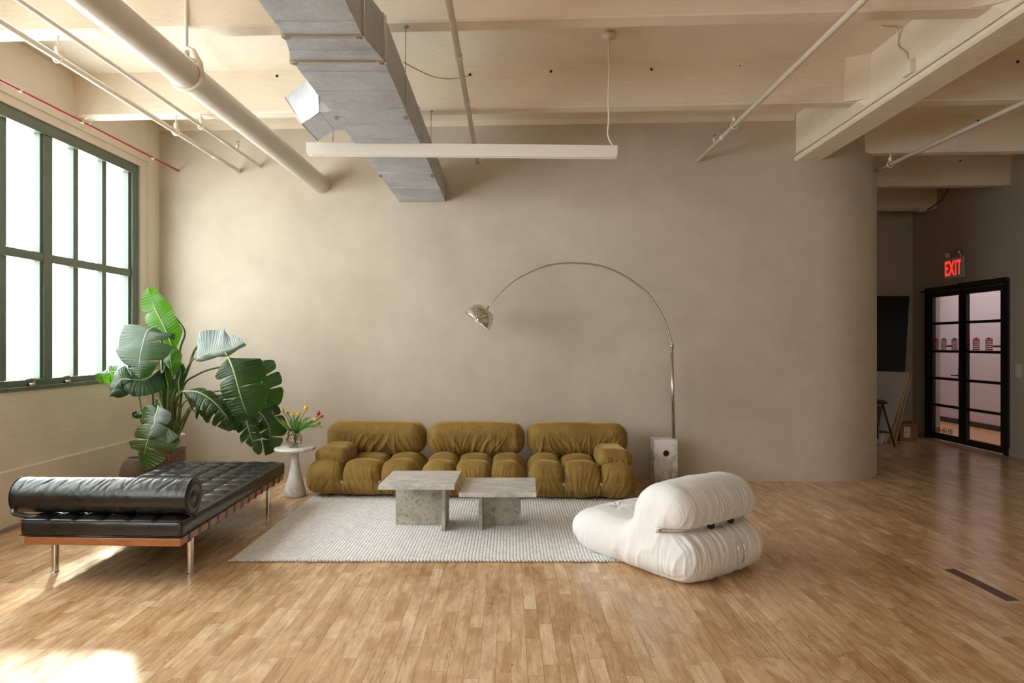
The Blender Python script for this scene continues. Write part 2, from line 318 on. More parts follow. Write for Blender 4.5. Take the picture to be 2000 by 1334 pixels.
class MB:
    def __init__(s): s.v = []; s.f = []
    def add(s, V, Fc):
        n = len(s.v); s.v += [tuple(p) for p in V]; s.f += [tuple(i+n for i in f) for f in Fc]; return s
    def box(s, x0, x1, y0, y1, z0, z1, fn=None):
        V = [(x, y, z) for z in (z0, z1) for y in (y0, y1) for x in (x0, x1)]
        if fn: V = [fn(*p) for p in V]
        return s.add(V, [(0, 2, 3, 1), (4, 5, 7, 6), (0, 1, 5, 4), (2, 6, 7, 3), (0, 4, 6, 2), (1, 3, 7, 5)])
    def hexa(s, A, B):   # A bottom quad, B top quad
        return s.add(list(A)+list(B), [(3, 2, 1, 0), (4, 5, 6, 7), (0, 1, 5, 4), (1, 2, 6, 5), (2, 3, 7, 6), (3, 0, 4, 7)])
    def obox(s, c, ax, ay, az, hx, hy, hz):
        c, ax, ay, az = map(Vector, (c, ax, ay, az)); V = [c+ax*i*hx+ay*j*hy+az*k*hz for k in (-1, 1) for j in (-1, 1) for i in (-1, 1)]
        return s.add(V, [(0, 2, 3, 1), (4, 5, 7, 6), (0, 1, 5, 4), (2, 6, 7, 3), (0, 4, 6, 2), (1, 3, 7, 5)])
    def tube(s, pts, r, n=12, cap=True, flat=None):
        pts = [Vector(p) for p in pts]; R = r if hasattr(r, '__len__') else [r]*len(pts)
        t0 = (pts[1]-pts[0]).normalized(); up = Vector((0, 0, 1)) if abs(t0.z) < .9 else Vector((0, 1, 0))
        a = t0.cross(up).normalized(); rings = []
        for i, p in enumerate(pts):
            t = (pts[min(i+1, len(pts)-1)]-pts[max(i-1, 0)]).normalized()
            a = (a-t*a.dot(t)).normalized(); b = t.cross(a); fl = flat if flat else 1.0
            rings.append([p+(a*math.cos(2*PI*k/n)+b*math.sin(2*PI*k/n)*fl)*R[i] for k in range(n)])
        V = [q for rg in rings for q in rg]; Fc = []
        for i in range(len(pts)-1):
            for k in range(n):
                k2 = (k+1) % n; Fc.append((i*n+k, i*n+k2, (i+1)*n+k2, (i+1)*n+k))
        if cap: Fc.append(tuple(range(n-1, -1, -1))); Fc.append(tuple((len(pts)-1)*n+k for k in range(n)))
        return s.add(V, Fc)
    def lathe(s, prof, c, n=32, axis=None, cap=True):   # prof: (r, h)
        c = Vector(c); az = Vector(axis or (0, 0, 1)).normalized(); up = Vector((1, 0, 0)) if abs(az.x) < .9 else Vector((0, 1, 0))
        ax = (up-az*up.dot(az)).normalized(); ay = az.cross(ax); V = []; Fc = []
        for r, h in prof:
            for k in range(n): V.append(c+az*h+(ax*math.cos(2*PI*k/n)+ay*math.sin(2*PI*k/n))*r)
        for i in range(len(prof)-1):
            for k in range(n):
                k2 = (k+1) % n; Fc.append((i*n+k, i*n+k2, (i+1)*n+k2, (i+1)*n+k))
        if cap: Fc.append(tuple(range(n-1, -1, -1))); Fc.append(tuple((len(prof)-1)*n+k for k in range(n)))
        return s.add(V, Fc)
    def ball(s, c, rx, ry, rz, n=14, m=9):
        prof = []; V = []; Fc = []; c = Vector(c)
        for i in range(m+1):
            th = PI*i/m
            for k in range(n): V.append(c+Vector((rx*math.sin(th)*math.cos(2*PI*k/n), ry*math.sin(th)*math.sin(2*PI*k/n), -rz*math.cos(th))))
        for i in range(m):
            for k in range(n):
                k2 = (k+1) % n; Fc.append((i*n+k, i*n+k2, (i+1)*n+k2, (i+1)*n+k))
        return s.add(V, Fc)
    def build(s, name, mat, parent=None, **k): return link_mesh(name, s.v, s.f, mat, parent, **k)
def catmull(pts, n):
    P_ = [np.array(p, float) for p in pts]; P_ = [2*P_[0]-P_[1]]+P_+[2*P_[-1]-P_[-2]]; out = []
    m = len(P_)-3
    for i in range(n):
        u = i/(n-1)*m; k = min(int(u), m-1); t = u-k; a, b, c, d = P_[k:k+4]
        out.append(.5*((2*b)+(-a+c)*t+(2*a-5*b+4*c-d)*t*t+(-a+3*b-3*c+d)*t**3))
    return np.array(out)

# ------------------------------------------------------------------ numpy noise for cloth shapes
def _h(ix, iy, iz, sd):
    n = (ix*374761393+iy*668265263+iz*2147483647+sd*1274126177) & 0xffffffff
    n = ((n ^ (n >> 13))*1274126177) & 0xffffffff
    return ((n ^ (n >> 16)) & 0xffff)/65535.0
def vnoise(x, y, z, sd=0):
    x, y, z = np.broadcast_arrays(np.asarray(x, float), np.asarray(y, float), np.asarray(z, float))
    ix, iy, iz = [np.floor(v).astype(np.int64) for v in (x, y, z)]; fx, fy, fz = x-ix, y-iy, z-iz
    fx, fy, fz = [v*v*(3-2*v) for v in (fx, fy, fz)]; r = 0
    for dx in (0, 1):
        for dy in (0, 1):
            for dz in (0, 1):
                wgt = (fx if dx else 1-fx)*(fy if dy else 1-fy)*(fz if dz else 1-fz)
                r = r+wgt*_h(ix+dx, iy+dy, iz+dz, sd)
    return r
def ridge(x, y, z, sd=0, k=2.0): return (1-np.abs(2*vnoise(x, y, z, sd)-1))**k
def rbox(nx, ny, nz, hx, hy, hz, r, r_exp=2.0):
    idx = {}; V = []; Fc = []
    def vi(i, j, k):
        key = (i, j, k)
        if key not in idx: idx[key] = len(V); V.append((2*i/nx-1, 2*j/ny-1, 2*k/nz-1))
        return idx[key]
    for i in range(nx):
        for j in range(ny):
            Fc.append((vi(i, j, 0), vi(i, j+1, 0), vi(i+1, j+1, 0), vi(i+1, j, 0))); Fc.append((vi(i, j, nz), vi(i+1, j, nz), vi(i+1, j+1, nz), vi(i, j+1, nz)))
    for i in range(nx):
        for k in range(nz):
            Fc.append((vi(i, 0, k), vi(i+1, 0, k), vi(i+1, 0, k+1), vi(i, 0, k+1))); Fc.append((vi(i, ny, k), vi(i, ny, k+1), vi(i+1, ny, k+1), vi(i+1, ny, k)))
    for j in range(ny):
        for k in range(nz):
            Fc.append((vi(0, j, k), vi(0, j, k+1), vi(0, j+1, k+1), vi(0, j+1, k))); Fc.append((vi(nx, j, k), vi(nx, j+1, k), vi(nx, j+1, k+1), vi(nx, j, k+1)))
    Q = np.array(V)*np.array([hx, hy, hz]); rr = np.array(r if hasattr(r, '__len__') else (r, r, r), float)
    inner = np.clip(Q, -(np.array([hx, hy, hz])-rr), np.array([hx, hy, hz])-rr)
    d = (Q-inner)/rr; L = (np.abs(d)**r_exp).sum(1)**(1/r_exp); mx = np.abs(d).max(1); s_ = np.where(L > 1e-9, mx/np.maximum(L, 1e-9), 1)
    return inner+d*s_[:, None]*rr, Fc
def vnormals(V, Fc):
    Fq = np.array([f if len(f) == 4 else (f[0], f[1], f[2], f[2]) for f in Fc]); a = V[Fq[:, 2]]-V[Fq[:, 0]]; b = V[Fq[:, 3]]-V[Fq[:, 1]]
    n = np.cross(a, b); N = np.zeros_like(V)
    for k in range(4): np.add.at(N, Fq[:, k], n)
    return N/np.maximum(np.linalg.norm(N, axis=1), 1e-12)[:, None]

# ------------------------------------------------------------------ the room
SLOPE = .0524; DX = .00825
SOF, SLAB = 3.52, 3.89
def lx(y): return -4.022+DX*y            # window wall
def rx(y): return 6.397+DX*y             # door wall
def by(x): return 7.40-SLOPE*x           # plaster wall
def struct(o, kind='structure'): o['kind'] = kind; return o
fl = MB().box(-4.5, 6.75, -7, 11.4, -.1, 0).build('floor', 'floor', smooth=False, origin=(0, 0, 0)); struct(fl)
cf = MB().box(6.75, 8.3, 6.5, 14, -.1, 0).build('floor_corridor', 'corrfloor', smooth=False, origin=(0, 0, 0)); struct(cf)
ceil = MB().box(-4.5, 6.8, -7, 11.4, SLAB, SLAB+.2).build('ceiling', 'ceil', smooth=False, origin=(0, 0, 0)); struct(ceil)
def bm_beam(z0, xa, xb):
    m = MB(); g = lambda x, y, z: (x, y-SLOPE*x+z0, z)
    m.add([g(xa, -.025, SLAB+.01), g(xa, 0, SOF+.012), g(xa, .012, SOF), g(xa, .138, SOF), g(xa, .15, SOF+.012), g(xa, .175, SLAB+.01),
           g(xb, -.025, SLAB+.01), g(xb, 0, SOF+.012), g(xb, .012, SOF), g(xb, .138, SOF), g(xb, .15, SOF+.012), g(xb, .175, SLAB+.01)],
          [(0, 6, 7, 1), (1, 7, 8, 2), (2, 8, 9, 3), (3, 9, 10, 4), (4, 10, 11, 5), (5, 11, 6, 0), (0, 1, 2, 3, 4, 5), (11, 10, 9, 8, 7, 6)])
    return m
for z0, xa, xb in ((-5.3, -4.1, 6.5), (-3.7, -4.1, 6.5), (-2.1, -4.1, 6.5), (-.5, -4.1, 6.5), (1.11, -4.1, 6.5), (2.72, -4.1, 6.5), (4.324, -4.05, 6.5), (5.96, -4.02, 6.5), (7.56, 3.55, 6.5), (9.2, 4.1, 6.52), (10.76, 4.1, 6.52)):
    bm_beam(z0, xa, xb).build('ceiling_beam', 'ceil', ceil, smooth=False)
# deep girder running away from the camera
g0 = lambda x, y, z: (x+DX*(y-7.24), y, z)
gm = MB(); prof = [(3.014, SLAB+.01), (3.014, 3.445), (2.996, 3.44), (2.996, 3.415), (3.012, 3.40), (3.262, 3.40), (3.28, 3.42), (3.28, SLAB+.01)]
n_ = len(prof); gm.add([g0(x, -6.9, z) for x, z in prof]+[g0(x, 7.36, z) for x, z in prof], [tuple(range(n_)), tuple(range(2*n_-1, n_-1, -1))]+[(i, i+n_, (i+1) % n_+n_, (i+1) % n_) for i in range(n_)])
gm.build('ceiling_girder', 'ceil', ceil, smooth=False)
for z0 in (4.324, 5.96):                 # haunches where the beams meet the girder
    yb = z0-SLOPE*3.0
    MB().hexa([(2.80, yb+.02, SOF+.005), (2.86, yb-.005, SOF+.005), (3.03, yb-.10, SOF+.005), (3.03, yb+.02, SOF+.005)], [(2.80, yb, SLAB), (2.86, yb-.03, SLAB), (3.03, yb-.12, SLAB), (3.03, yb, SLAB)]).build('beam_haunch', 'ceil', ceil, smooth=False)
    MB().hexa([(2.985, yb-.03, 3.475), (3.02, yb-.07, 3.475), (3.02, yb+.17, 3.475), (2.985, yb+.15, 3.475)], [(2.93, yb-.01, 3.525), (3.02, yb-.10, 3.525), (3.02, yb+.18, 3.525), (2.93, yb+.16, 3.525)]).build('beam_haunch', 'ceil', ceil, smooth=False)
# window wall with openings
WIN = ((3.1, 7.28), (-.7, 2.4)); WZ0, WZ1 = 1.093, 3.356; WT = .22
lw = MB(); fx_ = lambda x, y, z: (lx(y)+x, y, z)
ys = [-7.0]
for a, b in reversed(WIN): ys += [a, b]
ys += [8.0]
for i in range(0, len(ys), 2): lw.box(-WT, 0, ys[i], ys[i+1], 0, SLAB+.05, fx_)
for a, b in WIN: lw.box(-WT, 0, a, b, 0, WZ0, fx_); lw.box(-WT, 0, a, b, WZ1, SLAB+.05, fx_)
struct(lw.build('wall_left', 'lwall', smooth=False, origin=(0, 0, 0)))
struct(MB().box(-.01, .03, -7, 7.62, 0, .466, fx_).build('trim_1', 'lwall', smooth=False, origin=(0, 0, 0), bevel=.006))
struct(MB().box(.0, .045, -7, 7.62, 0, .03, fx_).build('baseboard_left', 'base', smooth=False, origin=(0, 0, 0)))
struct(MB().box(-.01, .03, 7.40, 7.66, .466, SLAB, fx_).build('trim_2', 'lwall', smooth=False, origin=(0, 0, 0), bevel=.006))   # corner pier
struct(MB().box(-.01, .018, -7, 7.62, 3.43, SLAB, fx_).build('trim_3', 'lwall', smooth=False, origin=(0, 0, 0), bevel=.005))    # lintel band
# plaster wall with rounded end
path = [(lx(7.607), by(lx(7.607)))]; path = [(-3.99, by(-3.99)), (3.31, by(3.31))]; cc = (3.355, 8.077); R_ = .85
for k in range(1, 33):
    a = math.radians(-93+ (92.5)*k/32); path.append((cc[0]+R_*math.cos(a), cc[1]+R_*math.sin(a)))
path.append((4.23, 11.1))
def wallstrip(path, z0, z1, name, mat, push=0.0, **k):
    V = []; Fc = []; n = len(path)
    for x, y in path: V += [(x, y, z0), (x, y, z1)]
    back = [(4.0, 11.1), (4.0, 8.4), (3.2, 7.7), (-3.99, 8.0)]
    Fc = [(2*i, 2*i+2, 2*i+3, 2*i+1) for i in range(n-1)]
    m = len(V)
    for x, y in back: V += [(x, y, z0), (x, y, z1)]
    seq = list(range(m//2-1, m//2+len(back)))
    for i in range(len(seq)-1): a, b = seq[i], seq[i+1]; Fc.append((2*a, 2*b, 2*b+1, 2*a+1))
    Fc.append((2*seq[-1], 0, 1, 2*seq[-1]+1))
    return link_mesh(name, V, Fc, mat, smooth=True, auto=25, origin=(0, 0, 0))
struct(wallstrip(path, 0, SLAB+.05, 'wall_back', 'plaster'))
band = MB(); band.add([(-3.99, by(-3.99)-.006, 3.83), (3.0, by(3.0)-.006, 3.83), (3.0, by(3.0)-.006, SLAB+.02), (-3.99, by(-3.99)-.006, SLAB+.02), (-3.99, by(-3.99)+.03, 3.83), (3.0, by(3.0)+.03, 3.83), (3.0, by(3.0)+.03, SLAB+.02), (-3.99, by(-3.99)+.03, SLAB+.02)], [(0, 1, 2, 3), (5, 4, 7, 6), (4, 5, 1, 0), (3, 2, 6, 7), (1, 5, 6, 2), (4, 0, 3, 7)])
struct(band.build('trim_4', 'ceil', smooth=False, origin=(0, 0, 0)))
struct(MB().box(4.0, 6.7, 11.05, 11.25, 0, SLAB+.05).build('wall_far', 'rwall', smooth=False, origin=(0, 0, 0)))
DY0, DY1, DZ = 8.89, 10.66, 2.30
frx = lambda x, y, z: (rx(y)+x, y, z)
rw = MB(); rw.box(0, .2, -7, DY0, 0, SLAB+.05, frx); rw.box(0, .2, DY1, 11.3, 0, SLAB+.05, frx); rw.box(0, .2, DY0, DY1, DZ, SLAB+.05, frx)
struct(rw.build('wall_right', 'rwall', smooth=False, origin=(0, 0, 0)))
struct(MB().box(-.014, .0, -7, DY0, 0, .10, frx).build('baseboard_right', 'rwall', smooth=False, origin=(0, 0, 0)))
RW0, RW1 = -.6, 1.0      # window in the wall behind the camera
struct(MB().box(-4.5, RW0, -7.2, -7.0, 0, SLAB+.05).box(RW1, 6.8, -7.2, -7.0, 0, SLAB+.05).box(RW0, RW1, -7.2, -7.0, 0, WZ0).box(RW0, RW1, -7.2, -7.0, WZ1, SLAB+.05).build('wall_rear', 'lwall', smooth=False, origin=(0, 0, 0)))
t_ = thing('window_3', None, None, ((RW0+RW1)/2, -7.1, WZ0), kind='structure')
m = MB()
for a, b, c, d in ((RW0, RW0+.08, WZ0, WZ1), (RW1-.08, RW1, WZ0, WZ1), (RW0, RW1, WZ0, WZ0+.08), (RW0, RW1, WZ1-.08, WZ1), (.17, .23, WZ0, WZ1), (RW0, RW1, 2.17, 2.24)): m.box(a, b, -7.13, -7.05, c, d)
m.build('window_frame', 'green', t_, smooth=False)
# corridor beyond the glass door
struct(MB().box(8.1, 8.3, 6.5, 14, 0, 3.0).build('wall_corridor', 'corr', smooth=False, origin=(0, 0, 0)))
struct(MB().box(6.62, 8.3, 6.5, 14, 2.95, 3.05).box(6.62, 8.3, 13.9, 14.0, 0, 3).box(6.62, 8.3, 6.5, 6.6, 0, 3).box(6.66, 6.74, 11.3, 14, 0, 3).build('ceiling_corridor', 'corr', smooth=False, origin=(0, 0, 0)))
struct(MB().box(8.08, 8.1, 6.6, 13.9, 0, .09).build('baseboard_corridor', 'dark', smooth=False, origin=(0, 0, 0)))

# windows
def window(idx, y0, y1):
    t = thing('window_%d' % idx, None, None, (lx((y0+y1)/2), (y0+y1)/2, WZ0), kind='structure')
    xi, xo = -.02, -.118; g = fx_
    fr = MB(); fr.box(xo, xi, y0, y0+.10, WZ0, WZ1, g); fr.box(xo, xi, y1-.115, y1, WZ0, WZ1, g)
    fr.box(xo, xi, y0+.10, y1-.115, WZ1-.10, WZ1, g); fr.box(xo, xi, y0+.10, y1-.115, WZ0, WZ0+.075, g)
    fr.box(-.03, .012, y0+.0, y1-.0, WZ0-.012, WZ0+.02, g)
    fr.build('window_frame', 'green', t, smooth=False, bevel=.004)
    posts = [y1-1.385, y1-2.71]; bars = [y1-.545, y1-.98, y1-1.87, y1-2.30, y1-3.2, y1-3.64]; bars = [b for b in bars if b > y0+.25]
    for p in posts:
        po = MB(); po.box(xo, xi-.01, p-.055, p+.055, WZ0+.075, WZ1-.10, g); po.build('window_post', 'green', t, smooth=False, bevel=.004)
    for p in bars:
        mu = MB(); mu.box(-.112, xi-.035, p-.034, p+.034, WZ0+.06, WZ1-.09, g); mu.build('window_mullion', 'green', t, smooth=False, bevel=.003)
    sh_ = MB()          # slim sash frames around the glass beside the post
    for p in posts:
        sh_.box(xo+.015, xi-.025, p-.085, p-.047, WZ0+.075, WZ1-.10, g)
    sh_.box(xo+.015, xi-.025, y1-.150, y1-.115, WZ0+.075, WZ1-.10, g); sh_.build('sash_frame', 'green', t, smooth=False, bevel=.003)
    MB().box(xo+.01, xi-.015, y0+.08, y1-.10, 2.165, 2.24, g).build('window_transom', 'green', t, smooth=False, bevel=.004)
    MB().box(-.098, -.094, y0+.08, y1-.10, WZ0+.05, WZ1-.08, g).build('window_pane', 'pane', t, smooth=False)
    for p in posts[:1]+[q for q in posts[1:]]:
        for dy in (.21, -.24):
            if p+dy < y0+.15: continue
            y = p+dy; h = MB(); x = lx(y)
            h.box(x-.02, x+.02, y-.03, y+.03, WZ0+.02, WZ0+.045); h.tube([(x+.01, y, WZ0+.04), (x+.03, y, WZ0+.075), (x+.035, y-.05, WZ0+.085), (x+.035, y-.12, WZ0+.08)], .007, 8)
            h.build('window_handle', 'steel', t)
    return t
for i, (a, b) in enumerate(WIN): window(i+1, a, b)

# glazed double door
def door():
    t = thing('door_1', None, None, (rx((DY0+DY1)/2), (DY0+DY1)/2, 0), kind='structure')
    g = frx; ym = 9.81
    fr = MB(); fr.box(-.03, .08, DY0-.02, DY0+.06, 0, DZ+.02, g); fr.box(-.03, .08, DY1-.06, DY1+.02, 0, DZ+.02, g); fr.box(-.03, .08, DY0, DY1, DZ-.05, DZ+.02, g)
    fr.box(-.05, -.03, DY1-.12, DY1+.10, DZ-.045, DZ-.015, g); fr.box(-.05, -.03, DY0-.01, ym+.03, DZ-.02, DZ+.03, g)
    fr.build('door_frame', 'blk', t, smooth=False)
    zs = [.104, .527, .935, 1.346, 1.767, 2.17]
    for (a, b) in ((ym, DY1-.06), (DY0+.06, ym)):
        lf = MB(); lf.box(-.005, .045, a+.005, a+.085 if a < ym else a+.085, .012, DZ-.055, g); lf.box(-.005, .045, b-.085, b-.005, .012, DZ-.055, g)
        lf.box(-.005, .045, a+.085, b-.085, .012, zs[0], g); lf.box(-.005, .045, a+.085, b-.085, zs[-1], DZ-.055, g)
        for z in zs[1:-1]: lf.box(-.005, .045, a+.085, b-.085, z-.019, z+.019, g)
        lo = lf.build('door_leaf', 'blk', t, smooth=False)
        for z0, z1 in zip(zs[:-1], zs[1:]):
            MB().box(.018, .022, a+.085, b-.085, z0, z1, g).build('glass_pane', 'dpane', lo, smooth=False)
        if a == ym:
            h = MB(); x = rx(ym); h.tube([(x-.005, ym+.05, 1.0), (x-.05, ym+.05, 1.0), (x-.055, ym+.17, 1.0)], .009, 8); h.box(x-.012, x-.003, ym+.02, ym+.08, .93, 1.12); h.build('door_handle', 'blk', lo)
            y_t = 10.30     # reads correctly from the corridor, so it is mirrored from inside the room
            text_mesh('door_number', '03-06-B63', 'blkd', lo, Matrix.Translation((rx(y_t)+.024, y_t, .118)) @ Matrix(((0, 0, 1, 0), (1, 0, 0, 0), (0, 1, 0, 0), (0, 0, 0, 1))), .105, .0012, .0004)
        h = MB(); x = rx(a); h.box(x-.012, x-.003, (a if a < ym else b-.04), (a+.04 if a < ym else b), .02, .12); 
        # row of little red warehouses on the second pane from the top
        rd = MB(); x0 = .0160; zb = 1.368
        if a == ym: cs = [(10.46, .062), (10.27, .066), (10.02, .07)]; linkb = [(10.2, 10.09)]
        else: cs = [(9.73, .05), (9.545, .07), (9.285, .072), (9.005, .03)]; linkb = [(9.21, 9.035)]
        for cy, hw in cs:
            ya, yb = max(cy-hw, a+.087), min(cy+hw, b-.087)
            for r in range(5):
                for c_ in range(3):
                    u0 = ya+(yb-ya)*(c_+.05)/3; u1 = ya+(yb-ya)*(c_+.95)/3
                    rd.box(x0, x0+.0006, u0, u1, zb+.003+r*.030, zb+.023+r*.030, g)
            for u in (ya, yb-.004): rd.box(x0, x0+.0006, u, u+.004, zb, zb+.152, g)
            V = [g(x0, ya-.008, zb+.150), g(x0, yb+.008, zb+.150), g(x0, yb+.008, zb+.155), g(x0, (ya+yb)/2, zb+.178), g(x0, ya-.008, zb+.155), g(x0, (ya+yb)/2, zb+.172)]
            rd.add(V, [(0, 1, 5), (1, 2, 3, 5), (0, 5, 3, 4)])
        for ya, yb in linkb: rd.box(x0, x0+.0006, min(ya, yb), max(ya, yb), zb+.045, zb+.070, g)
        rd.build('building_decal', 'redd', lo, smooth=False)
door()

# ------------------------------------------------------------------ overhead pipes, duct, lights
def pipe(label, a, b, r, mat='pipe', name='ceiling_pipe', n=16, cuff=(), group=None):
    a, b = Vector(a), Vector(b); t = thing(name, label, 'pipe', tuple((a+b)/2), group)
    MB().tube([a, b], r, n).build('pipe_run', mat, t)
    d = (b-a).normalized()
    for u in cuff:
        p = a+(b-a)*u; MB().tube([p-d*.035, p-d*.03, p+d*.03, p+d*.035], [r, r*1.22, r*1.22, r], n).build('coupling', mat, t)
    return t
def at_y(a, b, y): a, b = Vector(a), Vector(b); return a+(b-a)*((y-a.y)/(b.y-a.y))
def ring_hanger(t, p, r, top, mat='pipe', wide=.012):
    m = MB(); ring = [p+Vector((math.cos(2*PI*k/24)*(r+.008), 0, math.sin(2*PI*k/24)*(r+.008))) for k in range(25)]
    m.tube(ring, wide, 8, cap=False)
    if top: m.tube([p+Vector((0, 0, r+.005)), (p.x, p.y, top)], .006 if r < .05 else .012, 8); m.lathe([(.012, 0), (.02, .01), (.02, .035), (.012, .045)], p+Vector((0, 0, r+.012)), 10)
    m.build('pipe_hanger', mat, t)
def sprinkler(t, p, r):
    m = MB(); m.lathe([(.012, 0), (.012, .03), (.018, .032), (.018, .042)], p+Vector((0, 0, r)), 10); m.build('sprinkler_head', 'pipe', t)
    w_ = MB(); b = p+Vector((0, 0, r+.042))
    w_.tube([b+Vector((-.014, 0, 0)), b+Vector((-.012, 0, .035))], .003, 6); w_.tube([b+Vector((.014, 0, 0)), b+Vector((.012, 0, .035))], .003, 6); w_.lathe([(.02, .035), (.02, .038)], b, 12)
    w_.build('sprinkler_frame', 'wire', t)
YE = -6.9
# fat pipe
A = (-2.16, YE, 3.21); B = (-2.095, by(-2.095)+.03, 3.21)
big = pipe('fat round cream pipe, thickest of the overhead pipes, entering the wall left of the duct', A, B, .094, n=40, name='ceiling_pipe')
hp = at_y(A, B, 4.42); ring_hanger(big, hp, .094, SLAB, wide=.014)
MB().tube([hp+Vector((.004, 0, .17)), hp+Vector((.05, -.01, .15)), hp+Vector((.095, -.01, .07)), hp+Vector((.105, -.0, -.02))], .016, 8).build('hanger_strap', 'pipe', big)
# two sprinkler lines at the left
A = (-3.09, YE, 3.395); B = (-3.02, by(-3.02)+.03, 3.37)
p1 = pipe('cream pipe nearest the window, running beside a thinner one', A, B, .0215, cuff=(.90, .955))
for yy in (6.15,): q = at_y(A, B, yy); ring_hanger(p1, q, .024, SOF, wide=.005)
q = at_y(A, B, 4.56); ring_hanger(p1, q, .024, SOF, wide=.005)
A = (-2.85, YE, 3.405); B = (-2.78, by(-2.78)+.03, 3.42)
p2 = pipe('thin cream sprinkler pipe between the window-side pipe and the fat pipe', A, B, .0165, cuff=(.93,))
q = at_y(A, B, 6.12); ring_hanger(p2, q, .02, SOF, wide=.006); sprinkler(p2, at_y(A, B, 6.92), .016)
# middle pipe right of the duct
A = (-.33, YE, 3.47); B = (-.374, by(-.374)+.03, 3.427)
p3 = pipe('cream pipe just right of the metal duct, ending above the hanging light', A, B, .0215, cuff=(.808, .868))
m = MB(); q = at_y(A, B, 4.35)
# right pipe
A = (2.06, YE, 3.45); B = (1.99, by(1.99)+.03, 3.42)
p4 = pipe('cream sprinkler pipe right of the hanging light, slanting down to the plaster wall', A, B, .0205, cuff=(.94,))
ring_hanger(p4, at_y(A, B, 6.12), .024, SOF, wide=.006); sprinkler(p4, at_y(A, B, 6.72), .02)
A = (4.24, YE, 3.40); B = (4.02, 7.60, 3.37)
p5 = pipe('cream pipe right of the big girder, running into the rounded wall end', A, B, .0205)
ring_hanger(p5, at_y(A, B, 7.26), .024, SOF, wide=.006)
A = (-3.78, YE, 3.365); B = (-3.708, by(-3.708)+.02, 3.385)
p6 = pipe('thin red pipe running above the green window', A, B, .0105, 'red')
for yy in (5.16, 5.9, 7.05):
    q = at_y(A, B, yy); MB().tube([q+Vector((0, -.012, 0)), q+Vector((0, .012, 0))], .0155, 10).build('clip', 'pipe', p6)
q = at_y(A, B, 5.98); MB().tube([q+Vector((.03*math.cos(a), 0, .03+.03*math.sin(a))) for a in np.linspace(-2.6, 2.6, 16)], .004, 6).build('hook', 'pipe', p6)

# galvanised duct
du = thing('air_duct', 'galvanised rectangular metal duct hanging across the ceiling', 'duct', (-.95, 3.5, 3.0))
ZB = 3.01
def duct_sec(y): # (x left, x right, z bottom, z top)
    if y <= 3.416: return (-1.14, -.75, ZB, 3.26)
    if y >= 3.73: k = (y-3.73)/(7.5-3.73); return (-1.200-.026*k, -.698-.028*k, ZB, 3.26)
    k = (y-3.416)/(3.73-3.416); return (-1.14-.06*k, -.75+.052*k, ZB, 3.26)
def duct_piece(y0, y1, sub=1, bulge=.006):
    m = MB(); n = max(2, int((y1-y0)/.06)+1); V = []; nx = 9; rows = []
    for i in range(n):
        y = y0+(y1-y0)*i/(n-1); xa, xb, za, zb = duct_sec(y); e = math.sin(PI*i/(n-1)); row = []
        for k in range(nx): u = k/(nx-1); row.append((xa+(xb-xa)*u, y, za-bulge*math.sin(PI*u)*e))
        for k in range(1, 4): u = k/4; row.append((xb+.4*bulge*math.sin(PI*u)*e, y, za+(zb-za)*u))
        row += [(xb, y, zb), (xa, y, zb)]
        for k in range(1, 4): u = 1-k/4; row.append((xa-.3*bulge*math.sin(PI*u)*e, y, za+(zb-za)*u))
        rows.append(row)
    L = len(rows[0]); V = [p for r in rows for p in r]; Fc = [(i*L+k, i*L+(k+1) % L, (i+1)*L+(k+1) % L, (i+1)*L+k) for i in range(n-1) for k in range(L)]
    return m.add(V, Fc)
segs = [-3.0, -1.2, .6, 2.1, 3.416, 3.73, 5.18, 6.75, by(-.95)+.02]
for a, b in zip(segs[:-1], segs[1:]): duct_piece(a, b).build('duct_section', 'galv', du, auto=35)
def duct_rib(y, h, wd, mat='galv', name='duct_seam', sides=True):
    xa, xb, za, zb = duct_sec(y); ho_ = h if sides else -.002; m = MB(); m.box(xa-ho_, xb+ho_, y-wd, y+wd, za-h, za+.002)
    if sides: m.box(xb-.002, xb+h, y-wd, y+wd, za, zb); m.box(xa-h, xa+.002, y-wd, y+wd, za, zb)
    if sides: m.box(xa, xb, y-wd, y+wd, zb-.002, zb+h)
    m.build(name, mat, du, smooth=False)
for y in (.6, 2.1, 3.416, 3.73): duct_rib(y, .012, .012, 'steel')
for y in (5.18, 6.75): duct_rib(y, .008, .008)
for y in (3.27, 3.58, 3.87, 4.18, 4.49, 4.80, 5.6, 6.15): duct_rib(y, .009, .0025, 'galv', 'stiffening_ridge', False)
for y in (4.64, 6.25, 3.416, 3.73):
    xa, xb, za, zb = duct_sec(y)
    for x in (xa+.015, xb-.015): MB().obox((x, y, za-.012), (1, .3, 0), (-.3, 1, 0), (0, 0, 1), .014, .004, .010).build('corner_clip', 'steel', du, smooth=False)
# side outlet with kinked underside
K_, C_, E_, F_ = [Vector((*p, ZB)) for p in ((-1.285, 4.55), (-1.479, 4.796), (-1.481, 5.197), (-1.286, 4.935))]
ZT = 3.26; m = MB(); m.box(-1.29, -1.195, 4.55, 4.935, ZB+.001, ZT); m.build('outlet_neck', 'galv', du, smooth=False)
tp = [Vector((*p, ZT)) for p in ((-1.293, 4.515), (-1.652, 4.97), (-1.652, 5.37), (-1.286, 4.99))]
m = MB(); m.hexa([K_, C_, E_, F_], tp); m.build('outlet_elbow', 'galv', du, smooth=False)
m = MB(); m.tube([K_, C_], .005, 6); m.build('outlet_flange', 'steel', du)
m = MB(); m.tube([C_, tp[1]], .005, 6); m.build('outlet_flange', 'steel', du)
m = MB(); m.tube([C_, E_], .004, 6); m.build('outlet_flange', 'galv', du)
